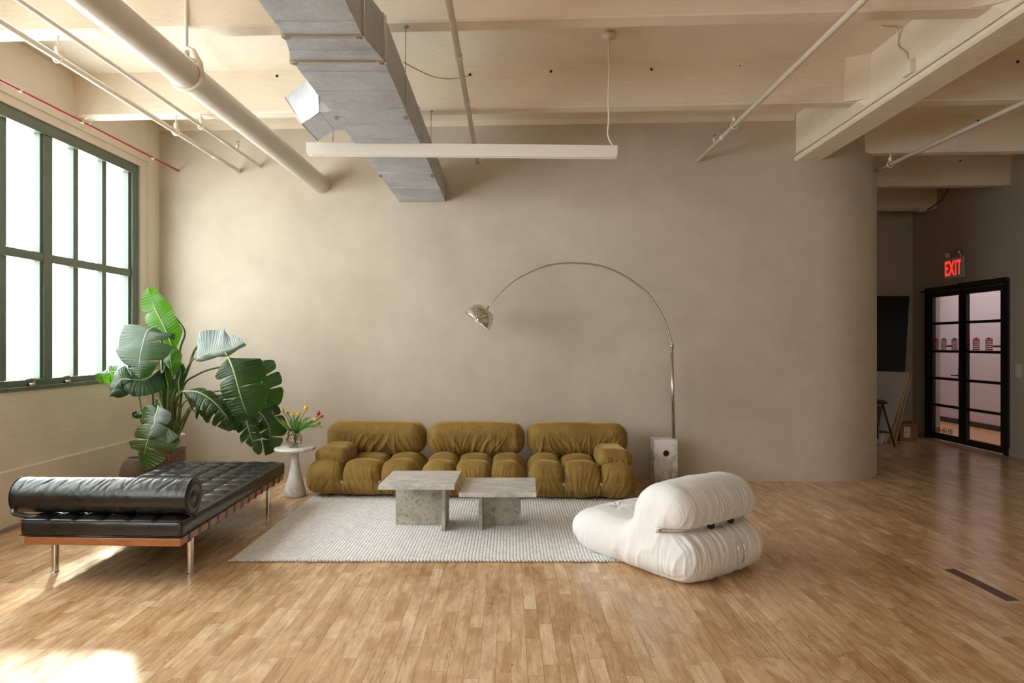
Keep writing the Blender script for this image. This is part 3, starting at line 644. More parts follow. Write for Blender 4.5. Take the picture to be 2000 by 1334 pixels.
# hangers and sagging wire
for x, y, zt in ((-.69, 4.42, SOF), (-.715, 6.03, SOF)):
    MB().tube([(x, y, ZB), (x, y, zt)], .0026, 6).build('hanger_wire', 'wire', du)
MB().lathe([(.02, 0), (.02, .008)], (-.69, 4.42, SOF-.004), 10).build('anchor', 'wire', du)
MB().lathe([(.018, 0), (.018, .008)], (-.715, 6.03, SOF-.004), 10).build('anchor', 'wire', du)
sag = [P(789, 122, 4.45), P(815, 136, 4.8), P(845, 149, 5.2), P(875, 154, 5.6), P(904, 151, 5.86), P(917, 146, 5.97)]
tag(MB().tube(catmull(sag, 30), .0035, 6).build('loose_wire', 'wire'), 'thin dark wire sagging from the duct hanger to a beam', 'wire')

# linear pendant
pl = thing('pendant_light', 'long slim cream linear light hanging under the ceiling', 'lamp', (-.39, 5.3, 3.0))
zl, zr = 3.021, 2.997; YL = 5.3
def bar(x0, x1, y0, y1, a0, a1): # a heights relative to the top edge
    f = lambda x: zl+(zr-zl)*(x+1.59)/2.405
    V = [(x, y, f(x)+a) for a in (a0, a1) for y in (y0, y1) for x in (x0, x1)]
    return V
m = MB(); q_ = [(0, 2, 3, 1), (4, 5, 7, 6), (0, 1, 5, 4), (2, 6, 7, 3), (0, 4, 6, 2), (1, 3, 7, 5)]
m.add(bar(-1.59, .815, YL-.03, YL+.03, -.074, 0), q_); m.build('housing', 'light', pl, smooth=False)
MB().add(bar(-1.56, .795, YL-.022, YL+.022, -.088, -.074), q_).build('diffuser', 'diff', pl, smooth=False)
m = MB(); m.add(bar(-1.585, .81, YL-.029, YL-.022, -.092, -.074), q_); m.add(bar(-1.585, .81, YL+.022, YL+.029, -.092, -.074), q_); m.build('bottom_trim', 'light', pl, smooth=False)
MB().tube([(-1.39, 5.3, 3.02), (-1.39, 5.3, SLAB)], .003, 6).build('suspension_wire', 'wire', pl)
cp = [P(1190, 66, 5.31), P(1189, 100, 5.31), P(1190, 140, 5.31), P(1188, 190, 5.31), P(1189, 235, 5.31), P(1187, 258, 5.3), P(1190, 272, 5.3), P(1197, 285.5, 5.3)]
cp[0].z = SLAB-.01; cp[-1].z = 3.0
MB().tube(catmull(cp, 40), .0065, 8).build('power_cord', 'cable', pl)
MB().lathe([(.055, 0), (.055, .02), (.02, .045)], (cp[0].x, 5.31, SLAB-.045), 20).build('ceiling_canopy', 'pipe', pl)

# conduit and box on the girder
cx = 2.985
co = thing('electrical_conduit', 'cream conduit and junction box fixed along the big girder', 'conduit', (2.98, 5.1, 3.5))
MB().tube([g0(cx+.008, y, 3.46) for y in np.linspace(-3, 7.23, 24)], .009, 8).build('conduit_run', 'pipe', co)
m = MB(); m.box(g0(2.975, 5.1, 0)[0]-.01, g0(3.02, 5.1, 0)[0], 5.06, 5.17, 3.475, 3.58); m.build('junction_box', 'pipe', co, smooth=False, bevel=.006)
up_ = [(2.99, 5.16, 3.58), (2.985, 5.17, 3.66), (2.985, 5.26, 3.74), (2.985, 5.29, 3.80), (2.975, 5.26, 3.85), (2.93, 5.22, 3.875), (2.80, 5.2, 3.878)]
MB().tube(catmull(up_, 30), .010, 8).build('conduit_bend', 'pipe', co)
c2 = thing('electrical_conduit', 'cream conduit under the farthest ceiling beam with a black cable', 'conduit', (5.6, 10.4, 3.5))
MB().tube([(4.4, 10.50, 3.50), (6.0, 10.42, 3.50), (6.22, 10.42, 3.50)], .014, 8).build('conduit_run', 'pipe', c2)
MB().box(6.18, 6.30, 10.36, 10.46, 3.47, 3.525).build('junction_box', 'pipe', c2, smooth=False)
MB().tube([(6.30, 10.42, 3.49), (6.38, 10.4, 3.53), (6.455, 10.25, 3.62), (6.47, 10.1, 3.78)], .008, 8).build('black_cable', 'blk', c2)
# old bolt holes in the beams (shallow dark sockets)
hm = MB()
for px, py, yo in ((541, 149, 0), (918, 146, 0), (1076, 140, 0), (1272, 136, 0), (1445, 129, 0), (1559, 127, 0), (1987, 121, 0), (1910, 236, 1), (1875, 314, 2)):
    z0 = (5.96, 7.56, 9.2)[yo]-.018; kx = (px-1000)/F; Y = z0/(1+SLOPE*kx); q = P(px, py, Y)
    hm.lathe([(.011, -.01), (.011, .01)] if px not in (1445,) else [(.004, -.01), (.004, .01)], q, 12, axis=(0, 1, 0))
hm.build('bolt_hole', 'hole', ceil)

# exit sign on the door wall
sy, sz = 9.93, 2.567; ex = thing('exit_sign', 'lit red EXIT sign with two emergency lamps above the glass door', 'sign', (rx(sy), sy, sz-.15))
m = MB(); m.box(-.055, 0, sy-.165, sy+.22, sz-.145, sz+.145, frx); m.build('sign_housing', 'signw', ex, smooth=False, bevel=.006)
m = MB(); m.box(-.060, -.05, sy-.235, sy-.165, sz-.135, sz+.14, frx); m.build('battery_cover', 'signw', ex, smooth=False, bevel=.005)
text_mesh('exit_letters', 'EXIT', 'exit', ex, Matrix.Translation((rx(sy)-.0575, sy+.005, sz-.105)) @ Matrix(((0, 0, -1, 0), (-.62, 0, 0, 0), (0, 1.05, 0, 0), (0, 0, 0, 1))), .285, .005, .001)
for yy, zz in ((sy+.13, sz+.20), (sy-.13, sz+.215)):
    m = MB(); c = Vector((rx(yy)-.06, yy, zz)); m.lathe([(.012, -.035), (.03, -.028), (.042, .015), (.042, .035)], c, 18, axis=(-.6, -.2 if yy < sy else .4, -.15)); h = m.build('emergency_lamp', 'signw' if yy > sy else 'lens', ex)
    MB().tube([(rx(yy)-.03, yy, sz+.14), (rx(yy)-.05, yy, zz)], .012, 8).build('lamp_bracket', 'signw', ex)
sw = MB(); sw.box(-.008, 0, 8.66, 8.76, 1.03, 1.20, frx); tag(sw.build('light_switch', 'signw', smooth=False, bevel=.002), 'pale switch plate on the wall right of the glass door', 'switch')

# ------------------------------------------------------------------ things stored at the far end
def slab(name, label, cat, P0, u, v, lu, lv, th, mat, edge=None, extra=None, group=None):
    P0, u, v = Vector(P0), Vector(u).normalized(), Vector(v).normalized(); n = u.cross(v).normalized()
    t = thing(name, label, cat, tuple(P0), group)
    A = [P0, P0+u*lu, P0+u*lu+v*lv, P0+v*lv]; m = MB(); e = th*.0
    m.hexa([p-n*th/2 for p in A], [p+n*th/2 for p in A]); m.build('board_core', edge or mat, t, smooth=False)
    if edge:
        for sgn in (1, -1):
            m = MB(); B_ = [P0+u*.004+v*.004, P0+u*(lu-.004)+v*.004, P0+u*(lu-.004)+v*(lv-.004), P0+u*.004+v*(lv-.004)]
            m.hexa([p+n*sgn*th/2 for p in B_], [p+n*sgn*(th/2+.002) for p in B_]); m.build('board_face', mat, t, smooth=False)
    return t
slab('display_panel', 'large black flat panel leaning at the far wall, tallest of the leaning things', 'panel', (6.06, 10.655, .012), (-.997, .045, 0), (.13, .12, 1.0), 1.3, 2.24, .05, 'canvas')
slab('leaning_board', 'white faced board with pale edge, front of the leaning stack', 'board', (5.455, 9.95, .006), (-.43, .90, 0), (.44, .18, 1.03), .56, 1.13, .022, 'board', 'ply', group='boards leaning in the far corner')
slab('leaning_board', 'unpainted plywood board behind the white faced one in the leaning stack', 'board', (5.545, 9.99, .006), (-.43, .90, 0), (.375, .15, 1.03), .42, 1.03, .022, 'ply', group='boards leaning in the far corner')
slab('leaning_board', 'rearmost pale board of the leaning stack, beside the cardboard box', 'board', (5.640, 10.03, .006), (-.43, .90, 0), (.32, .13, 1.03), .40, .99, .022, 'ply', group='boards leaning in the far corner')
slab('framed_panel', 'small brown edged panel standing in front of the leaning boards', 'panel', (5.335, 10.0, .006), (-.75, .60, 0), (.16, .10, .6), .30, .56, .03, 'brownwood')
slab('foam_board', 'low white board end standing behind the black stool', 'board', (5.335, 9.85, .006), (-.6, .8, 0), (.14, .08, .4), .12, .2, .03, 'board')
bx = thing('cardboard_box', 'open brown cardboard box with white shipping label by the black door frame', 'box', (5.96, 10.38, 0))
x0, x1, y0, y1, h = 5.83, 6.09, 10.25, 10.50, .26; m = MB()
m.box(x0, x1, y0, y0+.006, 0, h).box(x0, x1, y1-.006, y1, 0, h).box(x0, x0+.006, y0+.006, y1-.006, 0, h).box(x1-.006, x1, y0+.006, y1-.006, 0, h).box(x0+.006, x1-.006, y0+.006, y1-.006, .001, .006)
m.build('box_body', 'card', bx, smooth=False)
for A_ in ([(x0, y0, h), (x1, y0, h), (x1, y0-.08, h+.05), (x0, y0-.08, h+.05)], [(x1, y0, h), (x1, y1, h), (x1+.09, y1, h-.06), (x1+.09, y0, h-.06)], [(x0, y1, h), (x1, y1, h), (x1, y1+.05, h+.09), (x0, y1+.05, h+.09)], [(x0, y0, h), (x0, y1, h), (x0-.06, y1, h+.07), (x0-.06, y0, h+.07)]):
    MB().hexa([Vector(p) for p in A_], [Vector(p)+Vector((0, 0, .005)) for p in A_]).build('box_flap', 'card', bx, smooth=False)
m = MB(); m.box(x0+.055, x0+.15, y0-.003, y0, .05, .21); m.build('shipping_label', 'paper', bx, smooth=False)
for xa_, xb_, z in ((.075, .13, .19), (.06, .145, .128)): MB().box(x0+xa_, x0+xb_, y0-.0036, y0-.003, z, z+.005).build('label_print', 'dark', bx, smooth=False)
# black bar stool mostly behind the rounded wall
st = thing('bar_stool', 'black bar stool half hidden by the rounded wall', 'stool', (5.10, 9.85, 0))
sc = Vector((5.13, 9.80, 0))
m = MB(); V, Fc = rbox(14, 14, 6, .19, .19, .03, (.06, .06, .03)); m.add(V+np.array([sc.x, sc.y, .63]), Fc); m.build('seat', 'blk', st)
V, Fc = rbox(16, 6, 10, .20, .025, .11, (.05, .025, .05)); ang = V[:, 0]/.32; Vb = np.stack([sc.x+.04+np.sin(ang)*.24-V[:, 1]*np.sin(ang), sc.y+.02+(np.cos(ang)*.19+V[:, 1]), .75+V[:, 2]], 1)
MB().add(Vb, Fc).build('backrest', 'blk', st)
for dx, dy in ((.29, -.14), (-.29, -.14), (.20, .12), (-.27, .24)):
    MB().tube([(sc.x+dx*.5, sc.y+dy*.5, .62), (sc.x+dx, sc.y+dy, 0)], [.016, .011], 10).build('leg', 'blk', st)
fr_ = [(sc.x+dx*.88, sc.y+dy*.88, .20) for dx, dy in ((.29, -.14), (-.29, -.14), (-.27, .24), (.20, .12), (.29, -.14))]
m = MB()
for a, b in zip(fr_[:-1], fr_[1:]): m.tube([a, b], .008, 8)
m.build('footrest', 'blk', st)
# dark floor insert
m = MB(); q = [(P(1844.8, 1112.5, 1).x, 0)]; 
def G(px, py): Y = CAMZ*F/(py-670.0); return Vector(((px-1000)*Y/F, Y, 0))
A = [G(1844.5, 1112.4), G(1863, 1110.8), G(1991, 1173), G(1966, 1174.5)]
m.hexa([p+Vector((0, 0, -.004)) for p in A], [p+Vector((0, 0, .0015)) for p in A]); m.build('floor_patch', 'slot', fl, smooth=False)

# ------------------------------------------------------------------ rug
def rug():
    x0, x1, y0, y1 = -1.895, 1.12, 4.585, 6.62; t = thing('area_rug', 'pale grey woven wool rug under the sofa and stone tables', 'rug', ((x0+x1)/2, (y0+y1)/2, 0))
    nx, ny = 300, 40; V = []; 
    xs = np.linspace(x0, x1, nx+1); ysr = np.linspace(y0, y1, ny+1)
    def Z(x, y): return .013+.0015*math.sin(x*2.1+y)
    for y in ysr:
        for x in xs: V.append((x, y, Z(x, y)))
    Fc = [(j*(nx+1)+i, j*(nx+1)+i+1, (j+1)*(nx+1)+i+1, (j+1)*(nx+1)+i) for j in range(ny) for i in range(nx)]
    m = MB(); m.add(V, Fc); m.box(x0+.003, x1-.003, y0+.003, y1-.003, 0.0005, .011); m.build('rug_weave', 'rug', t)
    b = MB(); n = int((x1-x0)/.0235)
    for i in range(n+1): b.ball((x0+i*.0235, y0-.002+random.uniform(-.003, .003), .0085), .0125, .016, .0085, 8, 5)
    b.build('rug_border_loops', 'rug', t)
rug()

# ------------------------------------------------------------------ sofa
def yb_(x): return -SLOPE*x
def cushion(name, parent, c, h, r, disp, n=(60, 40, 30), mat='velvet', rexp=2.0, shear=SLOPE):
    V, Fc = rbox(n[0], n[1], n[2], *h, r, rexp); L = V.copy(); N = vnormals(V, Fc)
    V = V+N*disp(L, N)[:, None]
    V[:, 1] -= shear*V[:, 0]
    return link_mesh(name, V+np.array(c), Fc, mat, parent)
def wrinkle_z(L, N, fx, fz, amp, sd, k=3.0, slant=.25):
    return amp*(ridge((L[:, 0]+slant*L[:, 2]*np.sin(L[:, 0]*7+sd))*fx, L[:, 1]*3, L[:, 2]*fz, sd, k)-.3)
sofa = thing('sofa', 'low olive gold velvet modular sofa of three tufted units against the wall', 'sofa', (-.4, 6.75, .014))
mods = [(-1.965, -.872, -1), (-.868, .134, 0), (.138, 1.165, 1)]
for mi, (xa, xb, arm) in enumerate(mods):
    W = xb-xa; cxm = (xa+xb)/2; D = 1.0; yc = 6.32+D/2+yb_(cxm); H = .30
    cols = [-W/6, W/6]
    def disp(L, N, W=W, mi=mi, arm=arm, cols=cols):
        x, y, z = L[:, 0], L[:, 1], L[:, 2]; up = np.clip(N[:, 2], 0, 1); fr = np.clip(-N[:, 1], 0, 1); sd_ = np.abs(N[:, 0])
        d = np.zeros(len(L)); yr = -D/2+.36
        # puff per column
        colu = ((x+W/2) % (W/3))/(W/3); px = np.sin(PI*np.clip(colu, 0, 1))**.45
        ys_ = np.where(y < yr, (y+D/2)/.36, (y-yr)/.34); py = np.sin(PI*np.clip(np.where(y < yr, .45+.55*ys_, ys_), 0, 1))**.5
        topmask = up**.7
        frontz = np.clip((z+.05)/.18, 0, 1)
        d += topmask*(.062*px*py-.020)
        d += fr*(1-topmask)*(.030*(px-.6)*(.35+.65*frontz))
        # cusp valleys
        for c in cols:
            v = np.exp(-np.abs(x-c)/.016); d -= v*(.040*topmask+.028*fr*frontz+.006*fr)
            for (ty, tz) in ((yr, None),):
                rr = np.sqrt((x-c)**2+(y-ty)**2); d -= topmask*.045*np.exp(-rr/.05)
            rr = np.sqrt((x-c)**2+(z-.01)**2); d -= fr*.045*np.exp(-rr/.045)
        d -= topmask*.035*np.exp(-np.abs(y-yr)/.018)
        # belly on front and sides
        d += (fr+.6*sd_)*.018*np.cos(np.clip((z+.03)/.2, -1, 1)*PI/2)
        # gathers
        near = np.zeros(len(L))
        for c in cols: near = np.maximum(near, np.exp(-np.sqrt((x-c)**2+(z-.01)**2)/.11))
        low = np.clip((.02-z)/.14, 0, 1)
        d += fr*(wrinkle_z(L, N, 30, 1.4, .024, mi*7+1, 4, .6)*low+wrinkle_z(L, N, 46, 3, .020, mi*7+2, 3, .4)*near)
        d -= fr*.007*np.exp(-np.min([np.abs(x-c) for c in cols], 0)/.004)*np.clip((.02-z)/.03, 0, 1)
        d += sd_*.012*(ridge(y*26, x*3, z*3, mi+9, 3)-.3)*np.clip((.06-z)/.12, 0, 1)
        d += .006*(vnoise(x*7, y*7, z*7, mi)-.5)*2
        return d
    so = cushion('seat_unit', sofa, (cxm, yc, .178), (W/2-.012, D/2, H/2), (.135, .13, .13), disp, (176, 84, 44))
    # base feet
    for fx2 in (-.3, .3):
        for fy in (-.32, .3): MB().lathe([(.03, 0), (.03, .05)], (cxm+fx2*W, yc+fy, .012), 14).build('foot', 'rubber', sofa)
    # seam lines and chrome rings at the front tufts
    for c in cols:
        fy = yc-D/2+yb_(c)-.0
        m = MB(); p = Vector((cxm+c, fy+.012, .165)); m.tube([p+Vector((.011*math.cos(a), -.004, .011*math.sin(a))) for a in np.linspace(0, 2*PI, 15)], .0035, 6, cap=False)
        m.build('tuft_ring', 'chrome', so)
    # back cushion
    bx0, bx1 = [(-1.915, -.886), (-.868, .130), (.150, 1.168)][mi]; bw = (bx1-bx0)/2; bc = (bx0+bx1)/2
    def dispb(L, N, bw=bw, mi=mi):
        x, y, z = L[:, 0], L[:, 1], L[:, 2]; fr = np.abs(N[:, 1]); up = np.clip(N[:, 2], 0, 1)
        d = .014*np.cos(np.clip(x/bw, -1, 1)*PI/2)*np.cos(np.clip(z/.18, -1, 1)*PI/2)*fr
        low = np.clip((.07-z)/.20, 0, 1)**.8
        d += fr*wrinkle_z(L, N, 22, 1.6, .030, mi*5+30, 4, .9)*low+fr*wrinkle_z(L, N, 42, 1.8, .016, mi*5+31, 4, .6)*low
        d += fr*.004*(ridge(x*9+z*5, y*2, z*4, mi+50, 5)-.2)
        d -= .004*np.exp(-np.abs(x-bw*(.0 if mi == 0 else -.33))/.004)*fr
        d -= .004*np.exp(-np.abs(x-bw*.36)/.004)*fr*(mi > 0)
        d += up*.010*np.cos(x/bw*PI/2)
        d += .005*(vnoise(x*5, y*5, z*5, mi+60)-.5)*2
        return d
    cushion('back_cushion', sofa, (bc, 7.01+yb_(bc), .492), (bw, .165, .165), (.15, .13, .125), dispb, (190, 28, 60))
    if arm:
        ax0, ax1 = (-1.895, -1.565) if arm < 0 else (.805, 1.125)
        def dispa(L, N, arm=arm):
            x, y, z = L[:, 0], L[:, 1], L[:, 2]; fr = np.clip(-N[:, 1], 0, 1); up = np.clip(N[:, 2], 0, 1)
            low = np.clip((.03-z)/.08, 0, 1)
            d = up*.012*np.cos(np.clip(x/.16, -1, 1)*PI/2)+fr*wrinkle_z(L, N, 36, 3, .020, 77+arm, 2.5)*low
            d += np.abs(N[:, 0])*.010*(ridge(y*24, x*2, z*4, 80+arm, 3)-.3)*low
            return d+.008*(vnoise(x*7, y*5, z*7, 90+arm)-.5)*2
        axc = (ax0+ax1)/2
        cushion('armrest', sofa, (axc, 6.70+yb_(axc), .375), ((ax1-ax0)/2, .29, .088), (.085, .10, .075), dispa, (64, 64, 32))

# ------------------------------------------------------------------ stone coffee tables
def ctable(label, x0, x1, y0, ztop, th, plate_x, plate_y, fx0, fx1, fy, pshade=.028):
    t = thing('coffee_table', label, 'coffee table', ((x0+x1)/2, y0+.29, .014), 'travertine coffee tables')
    D = .585; zb = .0135; sh = lambda x, y, z: (x+.02*(y-y0), y-.01*(x-x0), z)
    m = MB(); m.box(x0, x1, y0, y0+D, ztop-th, ztop, sh); m.build('table_top', 'travtop', t, smooth=False, bevel=.004)
    m = MB(); m.box(plate_x, plate_x+pshade, plate_y, plate_y+.33, zb, ztop-th); m.build('base_slab', 'trav', t, smooth=False, bevel=.002)
    m = MB(); m.box(fx0, fx1, fy, fy+pshade, zb, ztop-th); m.build('base_slab', 'trav', t, smooth=False, bevel=.002)
ctable('taller square grey travertine coffee table, left of the pair', -1.005, -.432, 5.13, .402, .036, -.545, 5.285, -.932, -.547, 5.466)
ctable('lower square grey travertine coffee table, right of the pair', -.402, .185, 5.152, .340, .034, -.260, 5.32, -.230, .068, 5.466)

# ------------------------------------------------------------------ marble side table, vase, tulips
sc = Vector((-2.085, 6.56, 0)); stt = thing('side_table', 'round white marble pedestal table between daybed and sofa', 'table', tuple(sc))
pr = [(.0, .0), (.098, 0), (.103, .012), (.100, .05), (.082, .12), (.060, .20), (.044, .28), (.037, .35), (.036, .40), (.046, .428), (.06, .436)]
MB().lathe(pr[1:], sc, 40).build('pedestal', 'marble2', stt)
MB().lathe([(.04, .434), (.17, .436), (.188, .444), (.194, .456), (.188, .468), (.176, .473)], sc, 56).build('table_top', 'marble2', stt)
vc = sc+Vector((.0, -.02, .4735)); vz = thing('glass_vase', 'amber tinted clear glass vase on the marble side table', 'vase', tuple(vc))
outer = [(.045, 0), (.058, .010), (.068, .035), (.073, .065), (.070, .10), (.060, .135), (.051, .160), (.052, .175)]
inner = [(.047, .175), (.046, .160), (.055, .135), (.065, .10), (.068, .065), (.063, .035), (.052, .014), (.002, .012)]
n = 18; m = MB(); V = []; Fc = []
for i, (r, h) in enumerate(outer+inner):
    for k in range(n):
        rr = r*(1+.035*(1 if (k+i) % 2 else -1)*(1 if 0 < i < 6 else 0)); V.append(vc+Vector((rr*math.cos(2*PI*k/n), rr*math.sin(2*PI*k/n), h)))
L_ = len(outer+inner)
for i in range(L_-1):
    for k in range(n): Fc.append((i*n+k, i*n+(k+1) % n, (i+1)*n+(k+1) % n, (i+1)*n+k))
Fc.append(tuple(range(n-1, -1, -1))); Fc.append(tuple((L_-1)*n+k for k in range(n)))
m.add(V, Fc).build('vase_body', 'vase', vz, smooth=False)
def petal_bloom(mb, c, d, r, h, open_=0.0):
    c, d = Vector(c), Vector(d).normalized(); a = d.orthogonal().normalized(); b = d.cross(a)
    for k in range(6):
        th = k*PI/3+(.3 if k % 2 else 0); rad = a*math.cos(th)+b*math.sin(th); tan = d.cross(rad); V = []; n = 7; q = 5
        for i in range(n):
            u = i/(n-1); wd = r*.95*math.sin(PI*min(.96, .12+u*.84))**.7; out = r*(math.sin(PI*min(1, u*.9+.08))*.95+open_*u)
            for j in range(q):
                s_ = (j/(q-1)-.5)*2; V.append(c+d*(h*u)+rad*(out*(1-.28*s_*s_))+tan*(wd*s_*.62))
        mb.add(V, [(i*q+j, i*q+j+1, (i+1)*q+j+1, (i+1)*q+j) for i in range(n-1) for j in range(q-1)])
def blade(mb, pts, wmax, side=(0, -1, 0), n=16, fold=.35):
    C = catmull(pts, n); sd_ = Vector(side); V = []
    for i in range(n):
        t = Vector(C[min(i+1, n-1)]-C[max(i-1, 0)]).normalized(); s_ = t.cross(sd_).normalized(); nn = s_.cross(t); w_ = wmax*math.sin(PI*min(.985, .1+.9*(i/(n-1))))**.7
        c = Vector(C[i])
        for j in (-1, -.5, 0, .5, 1): V.append(c+s_*w_*j+nn*(fold*w_*abs(j)))
    mb.add(V, [(i*5+j, i*5+j+1, (i+1)*5+j+1, (i+1)*5+j) for i in range(n-1) for j in range(4)])
tul = [ # px, py, depth, colour, dir, size, label
 (552, 801, 6.58, 'ty', (-.3, 0, 1), 1.0, 'yellow tulip at the left side of the vase'),
 (572, 809, 6.48, 'ty', (-.2, -.6, .8), 1.0, 'left one of two yellow tulips side by side above the vase'),
 (583, 809, 6.50, 'ty', (.2, -.7, .6), 1.0, 'right one of two yellow tulips side by side above the vase'),
 (597.5, 797, 6.55, 'ty', (-.1, 0, 1), 1.15, 'pale yellow tulip standing highest in the vase'),
 (615, 819, 6.50, 'ty', (.9, -.2, .15), .95, 'yellow tulip leaning sideways below the red ones'),
 (622, 807, 6.60, 'tr', (.2, 0, 1), 1.1, 'dark red tulip, highest of the red ones at the right'),
 (628, 813, 6.55, 'tr', (.7, -.1, .6), .95, 'red tulip farthest right in the vase'),
 (623.5, 826, 6.50, 'tr', (.6, -.1, .7), .7, 'smallest red tulip drooping lowest at the right'),
 (562, 807, 6.64, 'tr', (-.1, 0, 1), .6, 'tiny dark red tulip behind the left yellow one'),
 (533, 806, 6.56, 'tr', (-.3, 0, 1), .6, 'small pinkish tulip on the long stem toward the plant'),
]
rim = vc+Vector((0, 0, .165))
for i, (px, py, Y, mt, d, s_, lab) in enumerate(tul):
    top = P(px, py, Y); d = Vector(d).normalized(); bl = top-d*.022*s_; t = thing('tulip', lab, 'flower', tuple(vc+Vector((0, 0, .03))), 'tulips in the glass vase')
    k = (i-4.5)/5; foot = vc+Vector((-.030*k*1.0, .02*math.sin(i*2.1), .018)); nk = rim+Vector((.030*max(-1, min(1, (top.x-vc.x)/.2)), .02*math.sin(i*1.7), -.01))
    mid = nk*.45+bl*.55+Vector((-.012*d.x, 0, .02 if abs(top.x-vc.x) < .15 else -.005))
    MB().tube(catmull([foot, nk, mid, bl], 20), .0038, 8).build('stem', 'tstem', t)
    m = MB(); petal_bloom(m, bl, d, .019*s_, .046*s_, .1 if mt == 'ty' else 0); m.build('bloom', mt, t)
    for q in range(2 if s_ > .65 else 1):
        e = nk.lerp(bl, .78)+Vector(((-1)**(q+i)*.035+.3*(bl.x-nk.x)*.2, -.02*(q-.5), .02-.03*q)); m = MB()
        blade(m, [nk+Vector((0, 0, -.02)), nk.lerp(e, .45)+Vector(((-1)**(q+i)*.015, -.01, .015)), e], .012, (random.uniform(-.4, .4), -1, .2)); m.build('leaf', 'tstem', t)
    if i == 4:
        m = MB(); blade(m, [nk, P(606, 831, 6.5), P(622, 831, 6.48), P(632, 836.5, 6.46)], .012, (0, -.5, 1)); m.build('leaf', 'tstem', t)
    if i == 9:
        m = MB(); blade(m, [nk, P(558, 829, 6.5), P(545, 821, 6.5)], .012, (0, -.5, 1)); m.build('leaf', 'tstem', t)

# ------------------------------------------------------------------ arc lamp
lp = thing('arc_floor_lamp', 'tall chrome arc floor lamp with dome shade and marble block base', 'lamp', (1.57, 7.05, 0))
base = MB(); base.box(1.447, 1.689, 6.95, 7.14, 0, .487); lb = base.build('marble_base', 'marble', lp, smooth=False, bevel=.006)
hc = P(1301, 885.5, 6.95); MB().lathe([(.030, -.0015), (.030, .0), (.026, .0012)], hc, 24, axis=(0, -1, 0)).build('base_hole', 'hole', lb)
MB().tube([hc+Vector((.031*math.cos(a), -.001, .031*math.sin(a))) for a in np.linspace(0, 2*PI, 25)], .0025, 6, cap=False).build('hole_ring', 'steel', lb)
YP = 7.05
a_, b_ = P(1316, 857, YP), P(1312.2, 676, YP)
MB().tube([(a_.x, YP, .487), a_, b_], [.0165, .016, .0145], 14, flat=.7).build('lower_stem', 'steel', lp)
m = MB(); m.tube([b_+Vector((0, 0, -.012)), b_+Vector((0, 0, .012))], .024, 14); m.build('stem_collar', 'steel', lp)
arc = [(1312, 674), (1309, 660), (1297, 624), (1268.5, 577), (1243, 554), (1214.5, 536), (1190, 525), (1166, 518), (1126, 513.8), (1083, 516), (1047, 526.5), (1004, 549), (975, 575), (955.5, 597)]
C = catmull([P(x, y, YP-.12*max(0, (1312-x)/357)) for x, y in arc], 90)
MB().tube(C, list(np.linspace(.0125, .0065, 90)), 10, flat=.8).build('arc_arm', 'steel', lp)
ap = P(950.8, 602.5, 6.93); axd = Vector((.62, .05, .785)).normalized(); cs_ = ap-axd*.155
V = []; pr = []
for k in range(15): a = PI/2*k/14; pr.append((.158*math.cos(a)+.0008, .158*math.sin(a)))
cen = ap-axd*.158
sh = MB(); sh.lathe([(.152, -.006), (.158, -.004)]+pr[:8], cen, 48, axis=axd, cap=False); so = sh.build('lamp_shade', 'chrome', lp)
sh = MB(); sh.lathe([(r_*1.004+.0006, h_*1.004+.0006) for r_, h_ in pr[6:]], cen, 48, axis=axd, cap=False); so2 = sh.build('perforated_cap', 'chrome', lp)
hd = MB(); e1 = axd.orthogonal().normalized(); e2 = axd.cross(e1)
for k, r_ in enumerate((.50, .62, .74)):
    for j in range(28):
        a = 2*PI*j/28+.1*k; th = math.asin(r_); p = cen+axd*(.1605*math.cos(th)+.004)+(e1*math.cos(a)+e2*math.sin(a))*(.1605*r_+.001); hd.lathe([(.0034, -.001), (.0034, .0010)], p, 8, axis=(p-cen))
hd.build('vent_hole', 'hole', so2)
inn = MB(); inn.lathe([(.150, -.004)]+[(r_*.95, h_*.95) for r_, h_ in pr[1:]], cen, 40, axis=axd, cap=False); inn.build('shade_lining', 'signw', lp)
m = MB(); m.ball(cen+axd*.03, .045, .045, .045); m.build('bulb', 'diff', lp)
MB().tube([ap-axd*.005, ap+axd*.03], [.018, .010], 12).build('shade_socket', 'steel', lp)
# ------------------------------------------------------------------ black leather daybed
dbx, dby = -2.49, 5.16
def dbt(x, y, z): return (x-.029*(y-4.13), y-.045*(x+2.49), z)
def dbarr(V): W = V.copy(); W[:, 0] = V[:, 0]-.029*(V[:, 1]-4.13); W[:, 1] = V[:, 1]-.045*(V[:, 0]+2.49); return W
db = thing('daybed', 'black leather daybed with tufted top, bolster, walnut rails and steel legs', 'daybed', (dbx, dby, 0))
X0, X1, Y0, Y1 = -2.99, -1.99, 4.13, 6.17
V, Fc = rbox(96, 190, 10, (X1-X0)/2, (Y1-Y0)/2, .052, (.018, .018, .018)); N = vnormals(V, Fc)
x, y, z = V.T; up = np.clip(N[:, 2], 0, 1); d = np.zeros(len(V)); cxs = [X0+(X1-X0)*k/6-(X0+X1)/2 for k in range(1, 6)]; cys = [Y0+(Y1-Y0)*k/12-(Y0+Y1)/2 for k in range(1, 12)]
ccx = ((x+(X1-X0)/2) % ((X1-X0)/6))/((X1-X0)/6); ccy = ((y+(Y1-Y0)/2) % ((Y1-Y0)/12))/((Y1-Y0)/12)
eg = np.clip(np.minimum((X1-X0)/2-np.abs(x), (Y1-Y0)/2-np.abs(y))/.07, 0, 1)
d += up*.016*(np.sin(PI*ccx)*np.sin(PI*ccy))**.5*eg
for c in cxs: d -= up*.006*np.exp(-np.abs(x-c)/.006)
for c in cys: d -= up*.006*np.exp(-np.abs(y-c)/.006)
